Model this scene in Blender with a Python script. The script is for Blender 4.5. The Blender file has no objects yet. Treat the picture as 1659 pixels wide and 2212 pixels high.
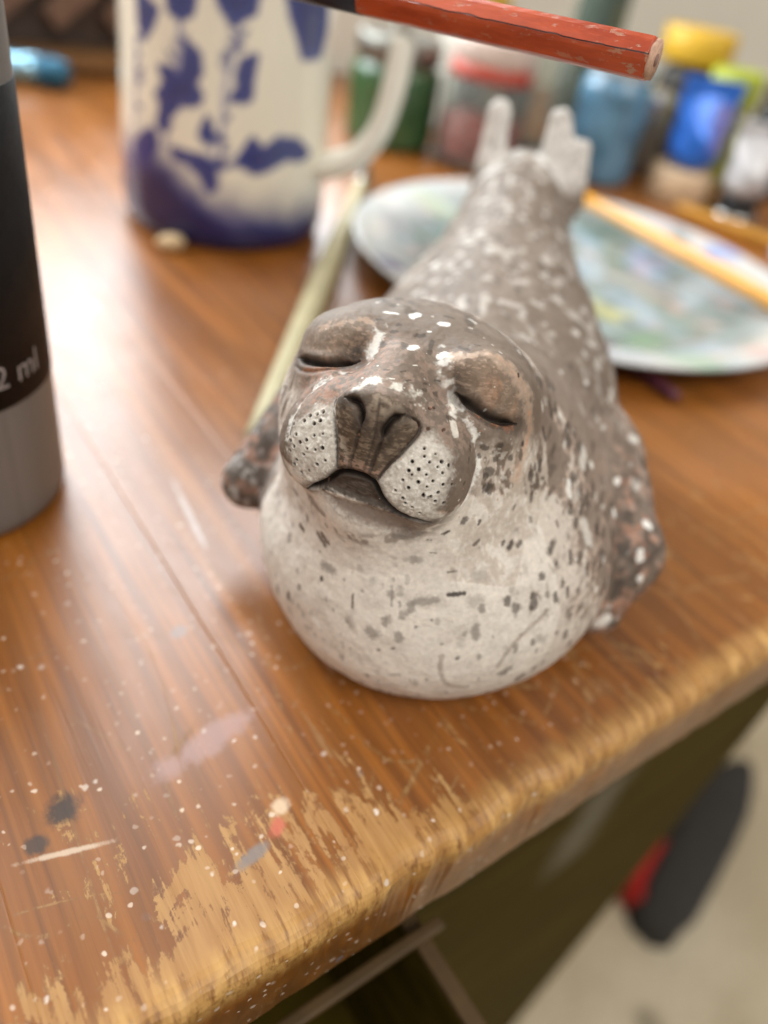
import bpy, bmesh, math, random
import numpy as np
from mathutils import Vector, Matrix

# ------------------------------------------------------------------ camera
SC = bpy.context.scene
COL = SC.collection
PITCH, ROLL, CAM_H = 38.5, 11.3, 0.15
def _cam_basis():
    p, r = math.radians(PITCH), math.radians(ROLL)
    X = Vector((1, 0, 0)); F = Vector((0, math.cos(p), -math.sin(p))); U = Vector((0, math.sin(p), math.cos(p)))
    R = X * math.cos(r) + U * math.sin(r)
    U2 = -X * math.sin(r) + U * math.cos(r)
    return R, U2, F
_R, _U, _F = _cam_basis()
cam_data = bpy.data.cameras.new('camera')
cam = bpy.data.objects.new('camera', cam_data); COL.objects.link(cam)
cam.matrix_world = Matrix(((_R.x, _U.x, -_F.x, 0), (_R.y, _U.y, -_F.y, 0), (_R.z, _U.z, -_F.z, CAM_H), (0, 0, 0, 1)))
cam_data.sensor_fit = 'HORIZONTAL'; cam_data.sensor_width = 36.0
cam_data.lens = 36.0 * 1660 / 1659
cam_data.clip_start = 0.005; cam_data.clip_end = 30
cam_data.dof.use_dof = True
cam_data.dof.focus_distance = 0.1425
cam_data.dof.aperture_fstop = (cam_data.lens / 1000) / 0.0047
cam_data.dof.aperture_blades = 0
SC.camera = cam

# ------------------------------------------------------------------ world, light, exposure
w = bpy.data.worlds.new('World'); SC.world = w; w.use_nodes = True
bg = w.node_tree.nodes['Background']
bg.inputs[0].default_value = (1.0, 0.97, 0.93, 1); bg.inputs[1].default_value = 0.46
def area(name, loc, target, size, energy, color, size_y=None):
    l = bpy.data.lights.new(name, 'AREA'); l.energy = energy; l.color = color; l.size = size
    if size_y: l.shape = 'RECTANGLE'; l.size_y = size_y
    o = bpy.data.objects.new(name, l); COL.objects.link(o); o.location = loc
    o.rotation_euler = (Vector(target) - Vector(loc)).to_track_quat('-Z', 'Y').to_euler()
    return o
# the room's window in the wall beyond the desk, to the left
area('window_light', (-.352, .652, .56), (.0, .252, .56),  .66, 22, (0.88, 0.95, 1.0), .88)
# daylight from the room's other side, high up behind the viewer on the left
area('room_light', (-0.9, -0.6, 1.3), (0.05, 0.2, 0.0), 1.2, 9, (1.0, 0.98, 0.95), 1.2)
# added fill lamp high up to the right, brightens floor and wall
area('fill_light', (1.0, -0.7, 1.5), (0.3, 0.4, -0.3), 1.0, 24, (1.0, 0.95, 0.88), 1.0)
SC.view_settings.view_transform = 'Standard'; SC.view_settings.look = 'None'
SC.view_settings.exposure = -0.08; SC.view_settings.gamma = 1.0
SC.view_settings.use_curve_mapping = False
SC.cycles.use_denoising = True
SC.cycles.max_bounces = 5; SC.cycles.diffuse_bounces = 2; SC.cycles.glossy_bounces = 3
SC.cycles.use_adaptive_sampling = True; SC.cycles.adaptive_threshold = .03
# ---- small numeric helpers for sculpting and painting
def srgb(r, g, b):
    c = np.array([r, g, b], float) / 255
    return np.where(c <= 0.04045, c / 12.92, ((c + 0.055) / 1.055) ** 2.4)
def vnoise(p, scale, seed=0):
    q = np.asarray(p, np.float64) * scale + seed * 17.31
    i = np.floor(q).astype(np.int64); f = q - i; f = f * f * (3 - 2 * f)
    def h(a, b, c):
        n = (a * 374761393 + b * 668265263 + c * 2147483647 + seed * 144665) & 0xffffffff
        n = ((n ^ (n >> 13)) * 1274126177) & 0xffffffff
        return ((n ^ (n >> 16)) & 0xffff) / 65535.0
    r = 0
    for dx in (0, 1):
        for dy in (0, 1):
            for dz in (0, 1):
                r = r + h(i[:, 0] + dx, i[:, 1] + dy, i[:, 2] + dz) * (f[:, 0] if dx else 1 - f[:, 0]) * (f[:, 1] if dy else 1 - f[:, 1]) * (f[:, 2] if dz else 1 - f[:, 2])
    return r
def fbm(p, scale, seed=0, octv=3):
    r = 0; a = 0.5; t = 0
    for o in range(octv):
        r = r + a * vnoise(p, scale * 2 ** o, seed + o); t += a; a *= 0.5
    return r / t
def sstep(a, b, x):
    t = np.clip((x - a) / (b - a), 0, 1); return t * t * (3 - 2 * t)
def seg_dist(p, a, b):
    a = np.asarray(a, float); b = np.asarray(b, float); ab = b - a; l = ab @ ab
    t = np.clip(((p - a) @ ab) / l, 0, 1) if l > 1e-9 else np.zeros(len(p))
    return np.linalg.norm(p - a - t[:, None] * ab, axis=1), t
def line_dist(p, pts):
    """distance to a polyline and position 0..1 along it"""
    pts = np.asarray(pts, float)
    L = np.linalg.norm(np.diff(pts, axis=0), axis=1); S = np.concatenate([[0], np.cumsum(L)]) / L.sum()
    best = np.full(len(p), 1e9); par = np.zeros(len(p))
    for k in range(len(pts) - 1):
        d, t = seg_dist(p, pts[k], pts[k + 1])
        m = d < best; best[m] = d[m]; par[m] = S[k] + t[m] * (S[k + 1] - S[k])
    return best, par
def smooth_line(pts, n=3):
    P = [Vector(p) for p in pts]; out = []
    for i in range(len(P) - 1):
        p0 = P[max(i - 1, 0)]; p1 = P[i]; p2 = P[i + 1]; p3 = P[min(i + 2, len(P) - 1)]
        for k in range(n):
            t = k / n
            out.append(tuple(0.5 * ((2 * p1) + (p2 - p0) * t + (2 * p0 - 5 * p1 + 4 * p2 - p3) * t * t + (3 * p1 - p0 - 3 * p2 + p3) * t ** 3)))
    out.append(tuple(P[-1])); return out
def poly_sd(xy, pts):
    """signed distance to a 2-D polygon, negative inside"""
    pts = np.asarray(pts, float); d = np.full(len(xy), 1e9); ins = np.zeros(len(xy), bool)
    for k in range(len(pts)):
        a, b = pts[k], pts[(k + 1) % len(pts)]
        ab = b - a; t = np.clip(((xy - a) @ ab) / (ab @ ab), 0, 1)
        d = np.minimum(d, np.linalg.norm(xy - a - t[:, None] * ab, axis=1))
        c = (a[1] > xy[:, 1]) != (b[1] > xy[:, 1])
        with np.errstate(divide='ignore', invalid='ignore'):
            x = (b[0] - a[0]) * (xy[:, 1] - a[1]) / (b[1] - a[1]) + a[0]
        ins ^= c & (xy[:, 0] < x)
    return np.where(ins, -d, d)

# ------------------------------------------------------------------ object and material helpers
def link(name, me, parent=None, mat=None, smooth=True):
    if mat is not None and not me.materials: me.materials.append(mat)
    if smooth and len(me.polygons): me.polygons.foreach_set('use_smooth', np.ones(len(me.polygons), bool))
    o = bpy.data.objects.new(name, me); COL.objects.link(o)
    if parent is not None: o.parent = parent
    return o
def tag(o, label=None, cat=None, group=None, kind=None):
    if label: o['label'] = label
    if cat: o['category'] = cat
    if group: o['group'] = group
    if kind: o['kind'] = kind
    return o
def thing(name, label, cat, loc=(0, 0, 0), rot=(0, 0, 0), group=None):
    o = bpy.data.objects.new(name, None); COL.objects.link(o); o.empty_display_size = .01
    o.location = loc; o.rotation_euler = rot
    return tag(o, label, cat, group)
def raw(name, v, f):
    me = bpy.data.meshes.new(name); me.from_pydata([tuple(x) for x in v], [], [tuple(x) for x in f]); return me
def lathe_mesh(name, prof, n=48, fine=True):
    """prof: list of (radius, z); closed with centre fans where the radius is 0"""
    v, f, rings = [], [], []
    for r, z in prof:
        if r < 1e-6: rings.append([len(v)]); v.append((0, 0, z))
        else:
            rings.append(list(range(len(v), len(v) + n)))
            v += [(r * math.cos(2 * math.pi * k / n), r * math.sin(2 * math.pi * k / n), z) for k in range(n)]
    for a, b in zip(rings, rings[1:]):
        for k in range(n):
            k2 = (k + 1) % n
            if len(a) == 1: f.append((a[0], b[k2], b[k])[::-1] if False else (a[0], b[k2], b[k]))
            elif len(b) == 1: f.append((a[k], a[k2], b[0]))
            else: f.append((a[k], a[k2], b[k2], b[k]))
    me = raw(name, v, f); bm = bmesh.new(); bm.from_mesh(me); bmesh.ops.recalc_face_normals(bm, faces=bm.faces); bm.to_mesh(me); bm.free()
    return me
def tube_mesh(name, pts, rad, n=16, flat=1.0, cap=True):
    P = [Vector(p) for p in pts]; R_ = rad if isinstance(rad, (list, tuple)) else [rad] * len(P)
    v, f = [], []; up = Vector((0, 0, 1))
    for i, p in enumerate(P):
        t = (P[min(i + 1, len(P) - 1)] - P[max(i - 1, 0)]).normalized()
        a = t.cross(up)
        if a.length < 1e-4: a = t.cross(Vector((0, 1, 0)))
        a.normalize(); b = a.cross(t)
        for k in range(n):
            an = 2 * math.pi * k / n
            v.append(p + a * (R_[i] * math.cos(an)) + b * (R_[i] * flat * math.sin(an)))
    for i in range(len(P) - 1):
        for k in range(n):
            f.append((i * n + k, i * n + (k + 1) % n, (i + 1) * n + (k + 1) % n, (i + 1) * n + k))
    if cap: f += [tuple(range(n))[::-1], tuple(range((len(P) - 1) * n, len(P) * n))]
    return raw(name, v, f)
def box_mesh(name, x0, x1, y0, y1, z0, z1, bev=.0008, seg=2):
    bm = bmesh.new(); bmesh.ops.create_cube(bm, size=1)
    for q in bm.verts: q.co = Vector(((x0 + x1) / 2 + q.co.x * (x1 - x0), (y0 + y1) / 2 + q.co.y * (y1 - y0), (z0 + z1) / 2 + q.co.z * (z1 - z0)))
    if bev: bmesh.ops.bevel(bm, geom=bm.edges[:], offset=bev, segments=seg, affect='EDGES', profile=.6)
    me = bpy.data.meshes.new(name); bm.to_mesh(me); bm.free(); return me

class NT:
    def __init__(s, name):
        s.m = bpy.data.materials.new(name); s.m.use_nodes = True; s.t = s.m.node_tree
        s.b = s.t.nodes['Principled BSDF']; s.co = s.t.nodes.new('ShaderNodeTexCoord').outputs['Object']
    def put(s, node, sock, val):
        i = node.inputs[sock]
        if isinstance(val, bpy.types.NodeSocket): s.t.links.new(val, i)
        elif isinstance(val, (tuple, list)) and len(val) == 3 and i.type == 'RGBA': i.default_value = (*val, 1)
        else: i.default_value = val
    def math(s, op, a, b=0.0, c=0.0, clamp=False):
        n = s.t.nodes.new('ShaderNodeMath'); n.operation = op; n.use_clamp = clamp
        for k, x in enumerate((a, b, c)): s.put(n, k, x)
        return n.outputs[0]
    def scale(s, v, loc=(0, 0, 0), rot=(0, 0, 0)):
        n = s.t.nodes.new('ShaderNodeMapping'); s.put(n, 0, s.co); n.inputs['Scale'].default_value = v; n.inputs['Location'].default_value = loc; n.inputs['Rotation'].default_value = rot
        return n.outputs[0]
    def noise(s, vec, sc=1.0, det=3.0, rough=.55, dist=0.0, out=0):
        n = s.t.nodes.new('ShaderNodeTexNoise'); s.put(n, 'Vector', vec); s.put(n, 'Scale', sc); s.put(n, 'Detail', det); s.put(n, 'Roughness', rough); s.put(n, 'Distortion', dist)
        return n.outputs[out]
    def voro(s, vec, sc, out='Distance', rnd=1.0):
        n = s.t.nodes.new('ShaderNodeTexVoronoi'); s.put(n, 'Vector', vec); s.put(n, 'Scale', sc); s.put(n, 'Randomness', rnd)
        return n.outputs[out]
    def step(s, x, a, b):
        n = s.t.nodes.new('ShaderNodeMapRange'); n.interpolation_type = 'SMOOTHSTEP'
        s.put(n, 'Value', x); s.put(n, 'From Min', a); s.put(n, 'From Max', b); return n.outputs[0]
    def mix(s, f, a, b):
        n = s.t.nodes.new('ShaderNodeMix'); n.data_type = 'RGBA'; n.clamp_factor = True
        s.put(n, 'Factor', f)
        for nm, x in (('A', a), ('B', b)):
            i = [k for k in n.inputs if k.name == nm and k.type == 'RGBA'][0]
            if isinstance(x, bpy.types.NodeSocket): s.t.links.new(x, i)
            else: i.default_value = (*[float(q) for q in x][:3], 1)
        return [k for k in n.outputs if k.type == 'RGBA'][0]
    def blob(s, cx, cy, r, soft=.5, nz=None, amp=.004, ex=1.0, rot=0.0):
        n = s.t.nodes.new('ShaderNodeMapping'); n.vector_type = 'TEXTURE'; s.put(n, 0, s.co)
        n.inputs['Location'].default_value = (cx, cy, 0); n.inputs['Rotation'].default_value = (0, 0, rot); n.inputs['Scale'].default_value = (ex, 1, 1)
        l = s.t.nodes.new('ShaderNodeVectorMath'); l.operation = 'LENGTH'; s.put(l, 0, n.outputs[0]); d = l.outputs['Value']
        if nz is not None: d = s.math('ADD', d, s.math('MULTIPLY', s.math('SUBTRACT', nz, .5), amp))
        return s.step(d, r, r * (1 - soft))
    def attr(s, name):
        n = s.t.nodes.new('ShaderNodeAttribute'); n.attribute_name = name; return n.outputs['Color']
    def bump(s, h, strength=.3, dist=.001):
        n = s.t.nodes.new('ShaderNodeBump'); s.put(n, 'Height', h); n.inputs['Strength'].default_value = strength; n.inputs['Distance'].default_value = dist
        s.t.links.new(n.outputs[0], s.b.inputs['Normal'])
    def set(s, **k):
        for a, v in k.items(): s.put(s.b, a.replace('_', ' '), v)
        return s.m
def plain(name, rgb, rough=.5, metal=0.0, var=.12, sc=60.0, coat=0.0, trans=0.0, ior=1.45, bump=.12):
    """a paint / plastic / metal with slight unevenness"""
    n = NT(name); c = srgb(*rgb); z = n.noise(n.scale((1, 1, 1)), sc, 4)
    col = n.mix(n.step(z, .3, .7), tuple(c * (1 - var)), tuple(np.clip(c * (1 + var), 0, 1)))
    r = n.math('ADD', n.math('MULTIPLY', n.noise(n.scale((1, 1, 1)), sc * 2.3, 3), .16), rough - .08)
    if bump: n.bump(z, bump, .0006)
    return n.set(Base_Color=col, Roughness=r, Metallic=metal, Coat_Weight=coat, Transmission_Weight=trans, IOR=ior)

# ------------------------------------------------------------------ the desk
EDGE_ANG = math.atan2(.66, .751)
DESK_O = (.0426, .0966, 0)
def wood_material(name, worn=True, tone=1.0):
    n = NT(name)
    co = n.co
    info = n.t.nodes.new('ShaderNodeObjectInfo').outputs['Random']
    shift = n.t.nodes.new('ShaderNodeVectorMath'); shift.operation = 'ADD'
    cmb = n.t.nodes.new('ShaderNodeCombineXYZ'); n.put(cmb, 0, n.math('MULTIPLY', info, 3.1)); n.put(cmb, 1, n.math('MULTIPLY', info, 7.7))
    n.put(shift, 0, co); n.put(shift, 1, cmb.outputs[0]); n.co = shift.outputs[0]
    g1 = n.noise(n.scale((190, 6.5, 90)), 1, 4, .6, .35)
    g2 = n.noise(n.scale((1000, 24, 500)), 1, 2, .65)
    g3 = n.noise(n.scale((60, 1.8, 30)), 1, 2, .5, .6)
    rings = n.math('SINE', n.math('ADD', n.math('MULTIPLY', g3, 46), n.math('MULTIPLY', g1, 6)))
    rings = n.step(rings, -.9, 1.0)
    n.co = co
    A, B, Cc = srgb(124, 70, 18) * tone, srgb(162, 99, 34) * tone, srgb(80, 43, 11) * tone
    col = n.mix(n.step(g1, .3, .72), tuple(A), tuple(B))
    col = n.mix(n.math('MULTIPLY', rings, .40), col, tuple(Cc))
    col = n.mix(n.math('MULTIPLY', n.step(g2, .52, .72), .35), col, tuple(srgb(70, 38, 16)))
    col = n.mix(n.math('MULTIPLY', info, .16), col, tuple(srgb(162, 102, 36)))
    patch = n.noise(n.scale((14, 9, 9), loc=(7, 3, 0)), 1, 2, .6)
    col = n.mix(n.math('MULTIPLY', n.step(patch, .5, .7), .4), col, tuple(srgb(110, 64, 18)))
    rough = n.math('ADD', .225, n.math('MULTIPLY', n.noise(n.scale((60, 30, 30)), 1, 3, .65), .22))
    hgt = n.math('ADD', n.math('MULTIPLY', g1, .5), n.math('MULTIPLY', g2, .5))
    if worn:
        sep = n.t.nodes.new('ShaderNodeSeparateXYZ'); n.put(sep, 0, co); S, T, Z = sep.outputs
        big = n.noise(n.scale((26, 34, 30)), 1, 3, .62, .4)
        med = n.noise(n.scale((150, 85, 90)), 1, 5, .72, .6)
        fib = n.noise(n.scale((520, 34, 200)), 1, 3, .7)
        fine = n.noise(n.scale((520, 300, 300), loc=(1, 2, 0)), 1, 3, .7)
        near = n.step(T, .070, .004)                                     # elbows and sleeves have rubbed the varnish off along the front
        left = n.math('MULTIPLY', n.step(S, .055, -.055), n.math('ADD', .25, n.math('MULTIPLY', n.step(S, -.105, -.07), .75)))
        w1 = n.math('ADD', n.math('MULTIPLY', n.math('SUBTRACT', big, .5), 1.9), n.math('MULTIPLY', n.math('SUBTRACT', med, .5), 1.6))
        w1 = n.math('ADD', w1, n.math('MULTIPLY', n.math('SUBTRACT', fib, .5), .7))
        w1 = n.math('ADD', w1, n.math('MULTIPLY', n.math('MULTIPLY', near, n.math('ADD', .60, n.math('MULTIPLY', left, .40))), .60))
        worn_m = n.math('MULTIPLY', n.step(n.math('ADD', n.math('ADD', n.step(w1, .30, .86), n.math('MULTIPLY', n.math('SUBTRACT', fib, .5), .75)), n.math('MULTIPLY', n.math('SUBTRACT', fine, .5), 1.3)), .50, .80), n.math('ADD', .15, n.math('MULTIPLY', n.step(Z, -.0085, -.002), .85)))
        ridge = n.step(n.math('ADD', T, n.math('MULTIPLY', n.math('SUBTRACT', med, .5), .010)), .0105, .0015)   # the arris itself
        worn_m = n.math('MAXIMUM', worn_m, n.math('MULTIPLY', ridge, n.math('MULTIPLY', n.step(Z, -.013, -.003), .72)))
        scr = n.math('ABSOLUTE', n.math('SUBTRACT', n.noise(n.scale((15, 26, 20), rot=(0, 0, .5)), 1, 2, .4, .9), .5))
        scr = n.math('MULTIPLY', n.step(scr, .010, .003), n.step(T, .13, .02))
        scr2 = n.math('ABSOLUTE', n.math('SUBTRACT', n.noise(n.scale((30, 9, 20), loc=(3, 1, 0), rot=(0, 0, -.7)), 1, 1, .4, .5), .5))
        scr = n.math('MAXIMUM', scr, n.math('MULTIPLY', n.step(scr2, .006, .002), n.step(T, .2, .05)))
        ve = n.voro(n.scale((34, 20, 30), rot=(0, 0, .35)), 1); ve.node.feature = 'DISTANCE_TO_EDGE'
        scr = n.math('MAXIMUM', scr, n.math('MULTIPLY', n.step(ve, .016, .005), n.step(T, .085, .02)))
        scr = n.math('MULTIPLY', scr, n.step(n.math('ADD', med, n.math('MULTIPLY', n.math('SUBTRACT', fine, .5), .5)), .46, .58))
        worn_m = n.math('MAXIMUM', worn_m, n.math('MULTIPLY', scr, .85))
        barec = n.mix(n.step(fib, .3, .7), tuple(srgb(148, 106, 54)), tuple(srgb(188, 148, 92)))
        barec = n.mix(n.math('MULTIPLY', n.step(g1, .45, .7), .5), barec, tuple(srgb(140, 92, 42)))
        barec = n.mix(n.math('MULTIPLY', n.step(big, .42, .62), .35), barec, tuple(srgb(176, 120, 54)))
        col = n.mix(n.math('MULTIPLY', worn_m, .88), col, barec)
        rough = n.math('ADD', rough, n.math('MULTIPLY', worn_m, .25))
        lip = n.math('MULTIPLY', n.math('MULTIPLY', worn_m, n.math('SUBTRACT', 1.0, worn_m)), 1.3, clamp=True)
        col = n.mix(lip, col, tuple(srgb(96, 56, 20)))
        col = n.mix(n.math('MULTIPLY', n.step(Z, -.006, -.022), .55), col, tuple(srgb(92, 66, 40)))      # front face turns darker brown towards the bottom
        col = n.mix(n.math('MULTIPLY', n.math('MULTIPLY', ridge, n.step(Z, -.012, -.004)), n.step(fib, .3, .6)), col, n.mix(n.step(g1, .35, .65), tuple(srgb(168, 118, 52)), tuple(srgb(206, 160, 92))))
        # dust haze, stains, spattered paint
        dust = n.math('MULTIPLY', n.step(n.noise(n.scale((11, 9, 9), loc=(2, 5, 0)), 1, 3, .6), .46, .72), .10)
        col = n.mix(dust, col, tuple(srgb(186, 150, 130)))
        for cx, cy, r, c_, a, ex, ro in ((-.084, .046, .0042, (50, 38, 32), .9, 1.4, 1.0), (-.0905, .0412, .0026, (58, 46, 40), .85, 1.2, 0), (-.052, .047, .0042, (164, 128, 122), .62, 4.4, .22),
                                         (-.049, .022, .0022, (196, 92, 70), .8, 1.5, .8), (-.0465, .0255, .0022, (226, 200, 170), .7, 1.3, .8), (-.056, .019, .0020, (128, 118, 112), .85, 2.4, .2), (-.014, .257, .006, (116, 124, 140), .6, 1.8, .4),
                                         (-.046, .079, .0022, (120, 112, 110), .6, 1.4, .4), (-.018, .062, .0016, (205, 160, 140), .6, 8.0, 1.55), (-.026, .120, .0012, (190, 176, 168), .65, 18.0, 1.45),
                                         (-.086, .037, .0009, (214, 190, 165), .8, 11.0, -.25)):
            col = n.mix(n.math('MULTIPLY', n.blob(cx, cy, r, .6, med, r * 1.6, ex, ro), a), col, tuple(srgb(*c_)))
        nz_ = n.noise(n.scale((500, 500, 500)), 1, 1, out=1)
        for sc, lo, rad, c_, lim in ((170, .30, .15, (228, 214, 200), .30), (330, .30, .21, (226, 204, 182), .36), (95, .86, .13, (240, 234, 226), .25), (120, .94, .14, (110, 112, 120), .3)):
            v = n.scale((1, 1, 1), loc=(sc * .013, sc * .007, 0)); wv = n.t.nodes.new('ShaderNodeVectorMath'); wv.operation = 'MULTIPLY_ADD'
            n.put(wv, 0, nz_); wv.inputs[1].default_value = (.0012,) * 3; n.put(wv, 2, v); v = wv.outputs[0]
            d = n.voro(v, sc); cc = n.t.nodes.new('ShaderNodeSeparateColor'); n.put(cc, 0, d.node.outputs['Color'])
            m = n.math('MULTIPLY', n.step(d, rad, rad * .55), n.step(cc.outputs[0], lo, lo + .03))
            m = n.math('MULTIPLY', m, n.math('MULTIPLY', n.step(T, lim, lim * .25), n.math('ADD', .3, n.math('MULTIPLY', n.step(cc.outputs[1], .2, 1.0), .7))))
            m = n.math('MULTIPLY', n.math('MULTIPLY', m, n.step(S, .09, -.01)), n.step(n.math('ADD', big, n.math('MULTIPLY', cc.outputs[2], .3)), .40, .62))
            col = n.mix(n.math('MULTIPLY', m, .9), col, tuple(srgb(*c_)))
            rough = n.math('ADD', rough, n.math('MULTIPLY', m, .2))
    n.bump(hgt, .16, .0004)
    return n.set(Base_Color=col, Roughness=rough, Specular_IOR_Level=.65, Coat_Weight=.0)

desk = thing('desk', 'worn varnished pine desk with paint spatter under the seal figurine', 'desk', DESK_O, (0, 0, EDGE_ANG))
WOOD = wood_material('varnished_pine')
TOP_T = .031
def plank(s0, s1, t1):
    # cross-section along t (front arris well rounded), extruded along s
    prof = []
    r = .0048
    for k in range(7): a = math.pi / 2 * k / 6; prof.append((r - r * math.cos(a), -r + r * math.sin(a)))
    prof = [(0.0022, -TOP_T), (.0004, -TOP_T + .004)] + prof + [(t, 0) for t in np.linspace(.02, t1, 14)] + [(t1, -TOP_T)]
    g = .0002; v, f = [], []; cols = [(s0, -.00012), (s0 + g, -.00004), (s0 + 2 * g, 0)] + [(float(x), 0) for x in np.linspace(s0 + .004, s1 - .004, max(2, int((s1 - s0) / .0022) if -.17 < s0 < .2 else 2))] + [(s1 - 2 * g, 0), (s1 - g, -.00004), (s1, -.00012)]
    for s, dz in cols:
        for t, z in prof:
            # the front arris is knocked and uneven
            w_ = (1 - sstep(.004, .02, t)) * sstep(-TOP_T, -TOP_T + .01, z)
            a_, b_ = (float(x) for x in fbm(np.array([[s * 1000, z * 600, 3.0], [s * 1000, 40.0, t * 500]]), .11, 7, 3))
            v.append((s, t + w_ * max(0, a_ - .42) * .0046, z + (dz if z > -TOP_T + .002 else 0) - w_ * max(0, b_ - .5) * .0034))
    m = len(prof)
    for i in range(len(cols) - 1):
        for k in range(m): f.append((i * m + k, (i + 1) * m + k, (i + 1) * m + (k + 1) % m, i * m + (k + 1) % m))
    f += [tuple(range(m)), tuple(range((len(cols) - 1) * m, len(cols) * m))[::-1]]
    me = raw('plank', v, f); bm = bmesh.new(); bm.from_mesh(me); bmesh.ops.recalc_face_normals(bm, faces=bm.faces); bm.to_mesh(me); bm.free(); return me
JOINTS = [-.52, -.46, -.402, -.344, -.286, -.214, -.156, -.098, -.040, -.003, .060, .124, .187, .252, .318, .38, .45, .52, .60]
for a, b in zip(JOINTS, JOINTS[1:]): link('plank', plank(a + .00001, b - .00001, .70), desk, WOOD, smooth=False)
# dark pedestal panel below the top, with its edge running down to the floor
def panel_mat():
    n = NT('dark_panel'); g = n.noise(n.scale((9, 40, 160)), 1, 5, .6, .5)
    col = n.mix(n.step(g, .3, .7), tuple(srgb(52, 42, 6)), tuple(srgb(74, 60, 14)))
    z = n.noise(n.scale((30, 30, 60)), 1, 4)
    # smear of pale dust on the panel
    sep = n.t.nodes.new('ShaderNodeSeparateXYZ'); n.put(sep, 0, n.co)
    m = n.math('MULTIPLY', n.step(n.math('ADD', n.math('ABSOLUTE', n.math('SUBTRACT', sep.outputs[0], .105)), n.math('MULTIPLY', z, .02)), .035, .012), n.step(n.math('ABSOLUTE', n.math('ADD', sep.outputs[2], .135)), .05, .02))
    col = n.mix(n.math('MULTIPLY', m, .4), col, tuple(srgb(140, 134, 120)))
    n.bump(g, .15, .0008)
    return n.set(Base_Color=col, Roughness=.8, Specular_IOR_Level=.08)
PANEL = panel_mat()
v = [(-.004, .020, -.0315), (.262, .020, -.0315), (.195, .020, -.728), (-.004, .020, -.728), (-.004, .045, -.0315), (.262, .045, -.0315), (.195, .045, -.728), (-.004, .045, -.728)]
link('side_panel', raw('side_panel', v, [(0, 1, 2, 3), (5, 4, 7, 6), (1, 5, 6, 2), (4, 0, 3, 7), (4, 5, 1, 0), (3, 2, 6, 7)]), desk, PANEL, smooth=False)
PALEW = plain('drawer_edge_pine', (84, 63, 34), .6, var=.15, sc=120)
link('drawer_rail', box_mesh('drawer_rail', -.30, -.0045, .0020, .0055, -.062, -.0595), desk, PALEW, smooth=False)
drawer = link('drawer', box_mesh('drawer', -.28, -.0135, -.17, .25, -.150, -.144), desk, PANEL, smooth=False)
link('drawer_side', box_mesh('drawer_side', -.013, -.008, -.17, .25, -.150, -.0665), drawer, PANEL, smooth=False)
link('drawer_side', box_mesh('drawer_side', -.288, -.280, -.17, .25, -.150, -.066), drawer, PANEL, smooth=False)
link('edge_strip', box_mesh('edge_strip', -.0128, -.0082, -.17, .25, -.0664, -.064, .0004), drawer, PALEW, smooth=False)
link('drawer_front', box_mesh('drawer_front', -.29, -.005, -.188, -.171, -.155, -.055), drawer, PANEL, smooth=False)
link('leg', box_mesh('leg', -.50, -.44, .03, .09, -.728, -.0315, .002), desk, PANEL, smooth=False)
link('leg', box_mesh('leg', -.50, -.44, .60, .66, -.728, -.0315, .002), desk, PANEL, smooth=False)
link('leg', box_mesh('leg', .50, .56, .60, .66, -.728, -.0315, .002), desk, PANEL, smooth=False)

# ------------------------------------------------------------------ floor and wall
def floor_mat():
    n = NT('beige_floor'); a = n.noise(n.scale((6, 6, 6)), 1, 5, .6); b = n.noise(n.scale((140, 140, 140)), 1, 3)
    col = n.mix(n.step(a, .35, .65), tuple(srgb(200, 184, 154)), tuple(srgb(220, 206, 178)))
    col = n.mix(n.math('MULTIPLY', n.step(b, .4, .7), .25), col, tuple(srgb(150, 132, 104)))
    d = n.voro(n.scale((1, 1, 1)), 7); col = n.mix(n.math('MULTIPLY', n.step(d, .17, .06), .55), col, tuple(srgb(96, 82, 62)))
    n.bump(b, .3, .002); return n.set(Base_Color=col, Roughness=.85)
fl = link('floor', raw('floor', [(-3, -2, -.73), (3, -2, -.73), (3, 3, -.73), (-3, 3, -.73)], [(0, 1, 2, 3)]), None, floor_mat(), smooth=False)
tag(fl, 'beige floor far below the desk edge', kind='structure')
wl = link('wall', box_mesh('wall', -2.2, 2.4, .705, .78, -.73, 2.2, 0), None, plain('wall_paint', (226, 220, 206), .8, var=.04, sc=8), smooth=False)
wl.location = DESK_O; wl.rotation_euler = (0, 0, EDGE_ANG); tag(wl, 'plain pale beige wall behind the paint jars', kind='structure')
# ------------------------------------------------------------------ the clay seal: one signed-distance body, meshed and painted
HC = np.array([3.0, 149.0, 63.0])
HF = np.array([-0.25707, -0.92077, 0.29341]); HR = np.array([0.96496, -0.26111, 0.02606]); HU = np.array([0.05261, 0.28983, 0.95563])
HB = np.stack([HR, HU, HF])                       # rows: to head coordinates (right, up, forward), millimetres

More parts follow.
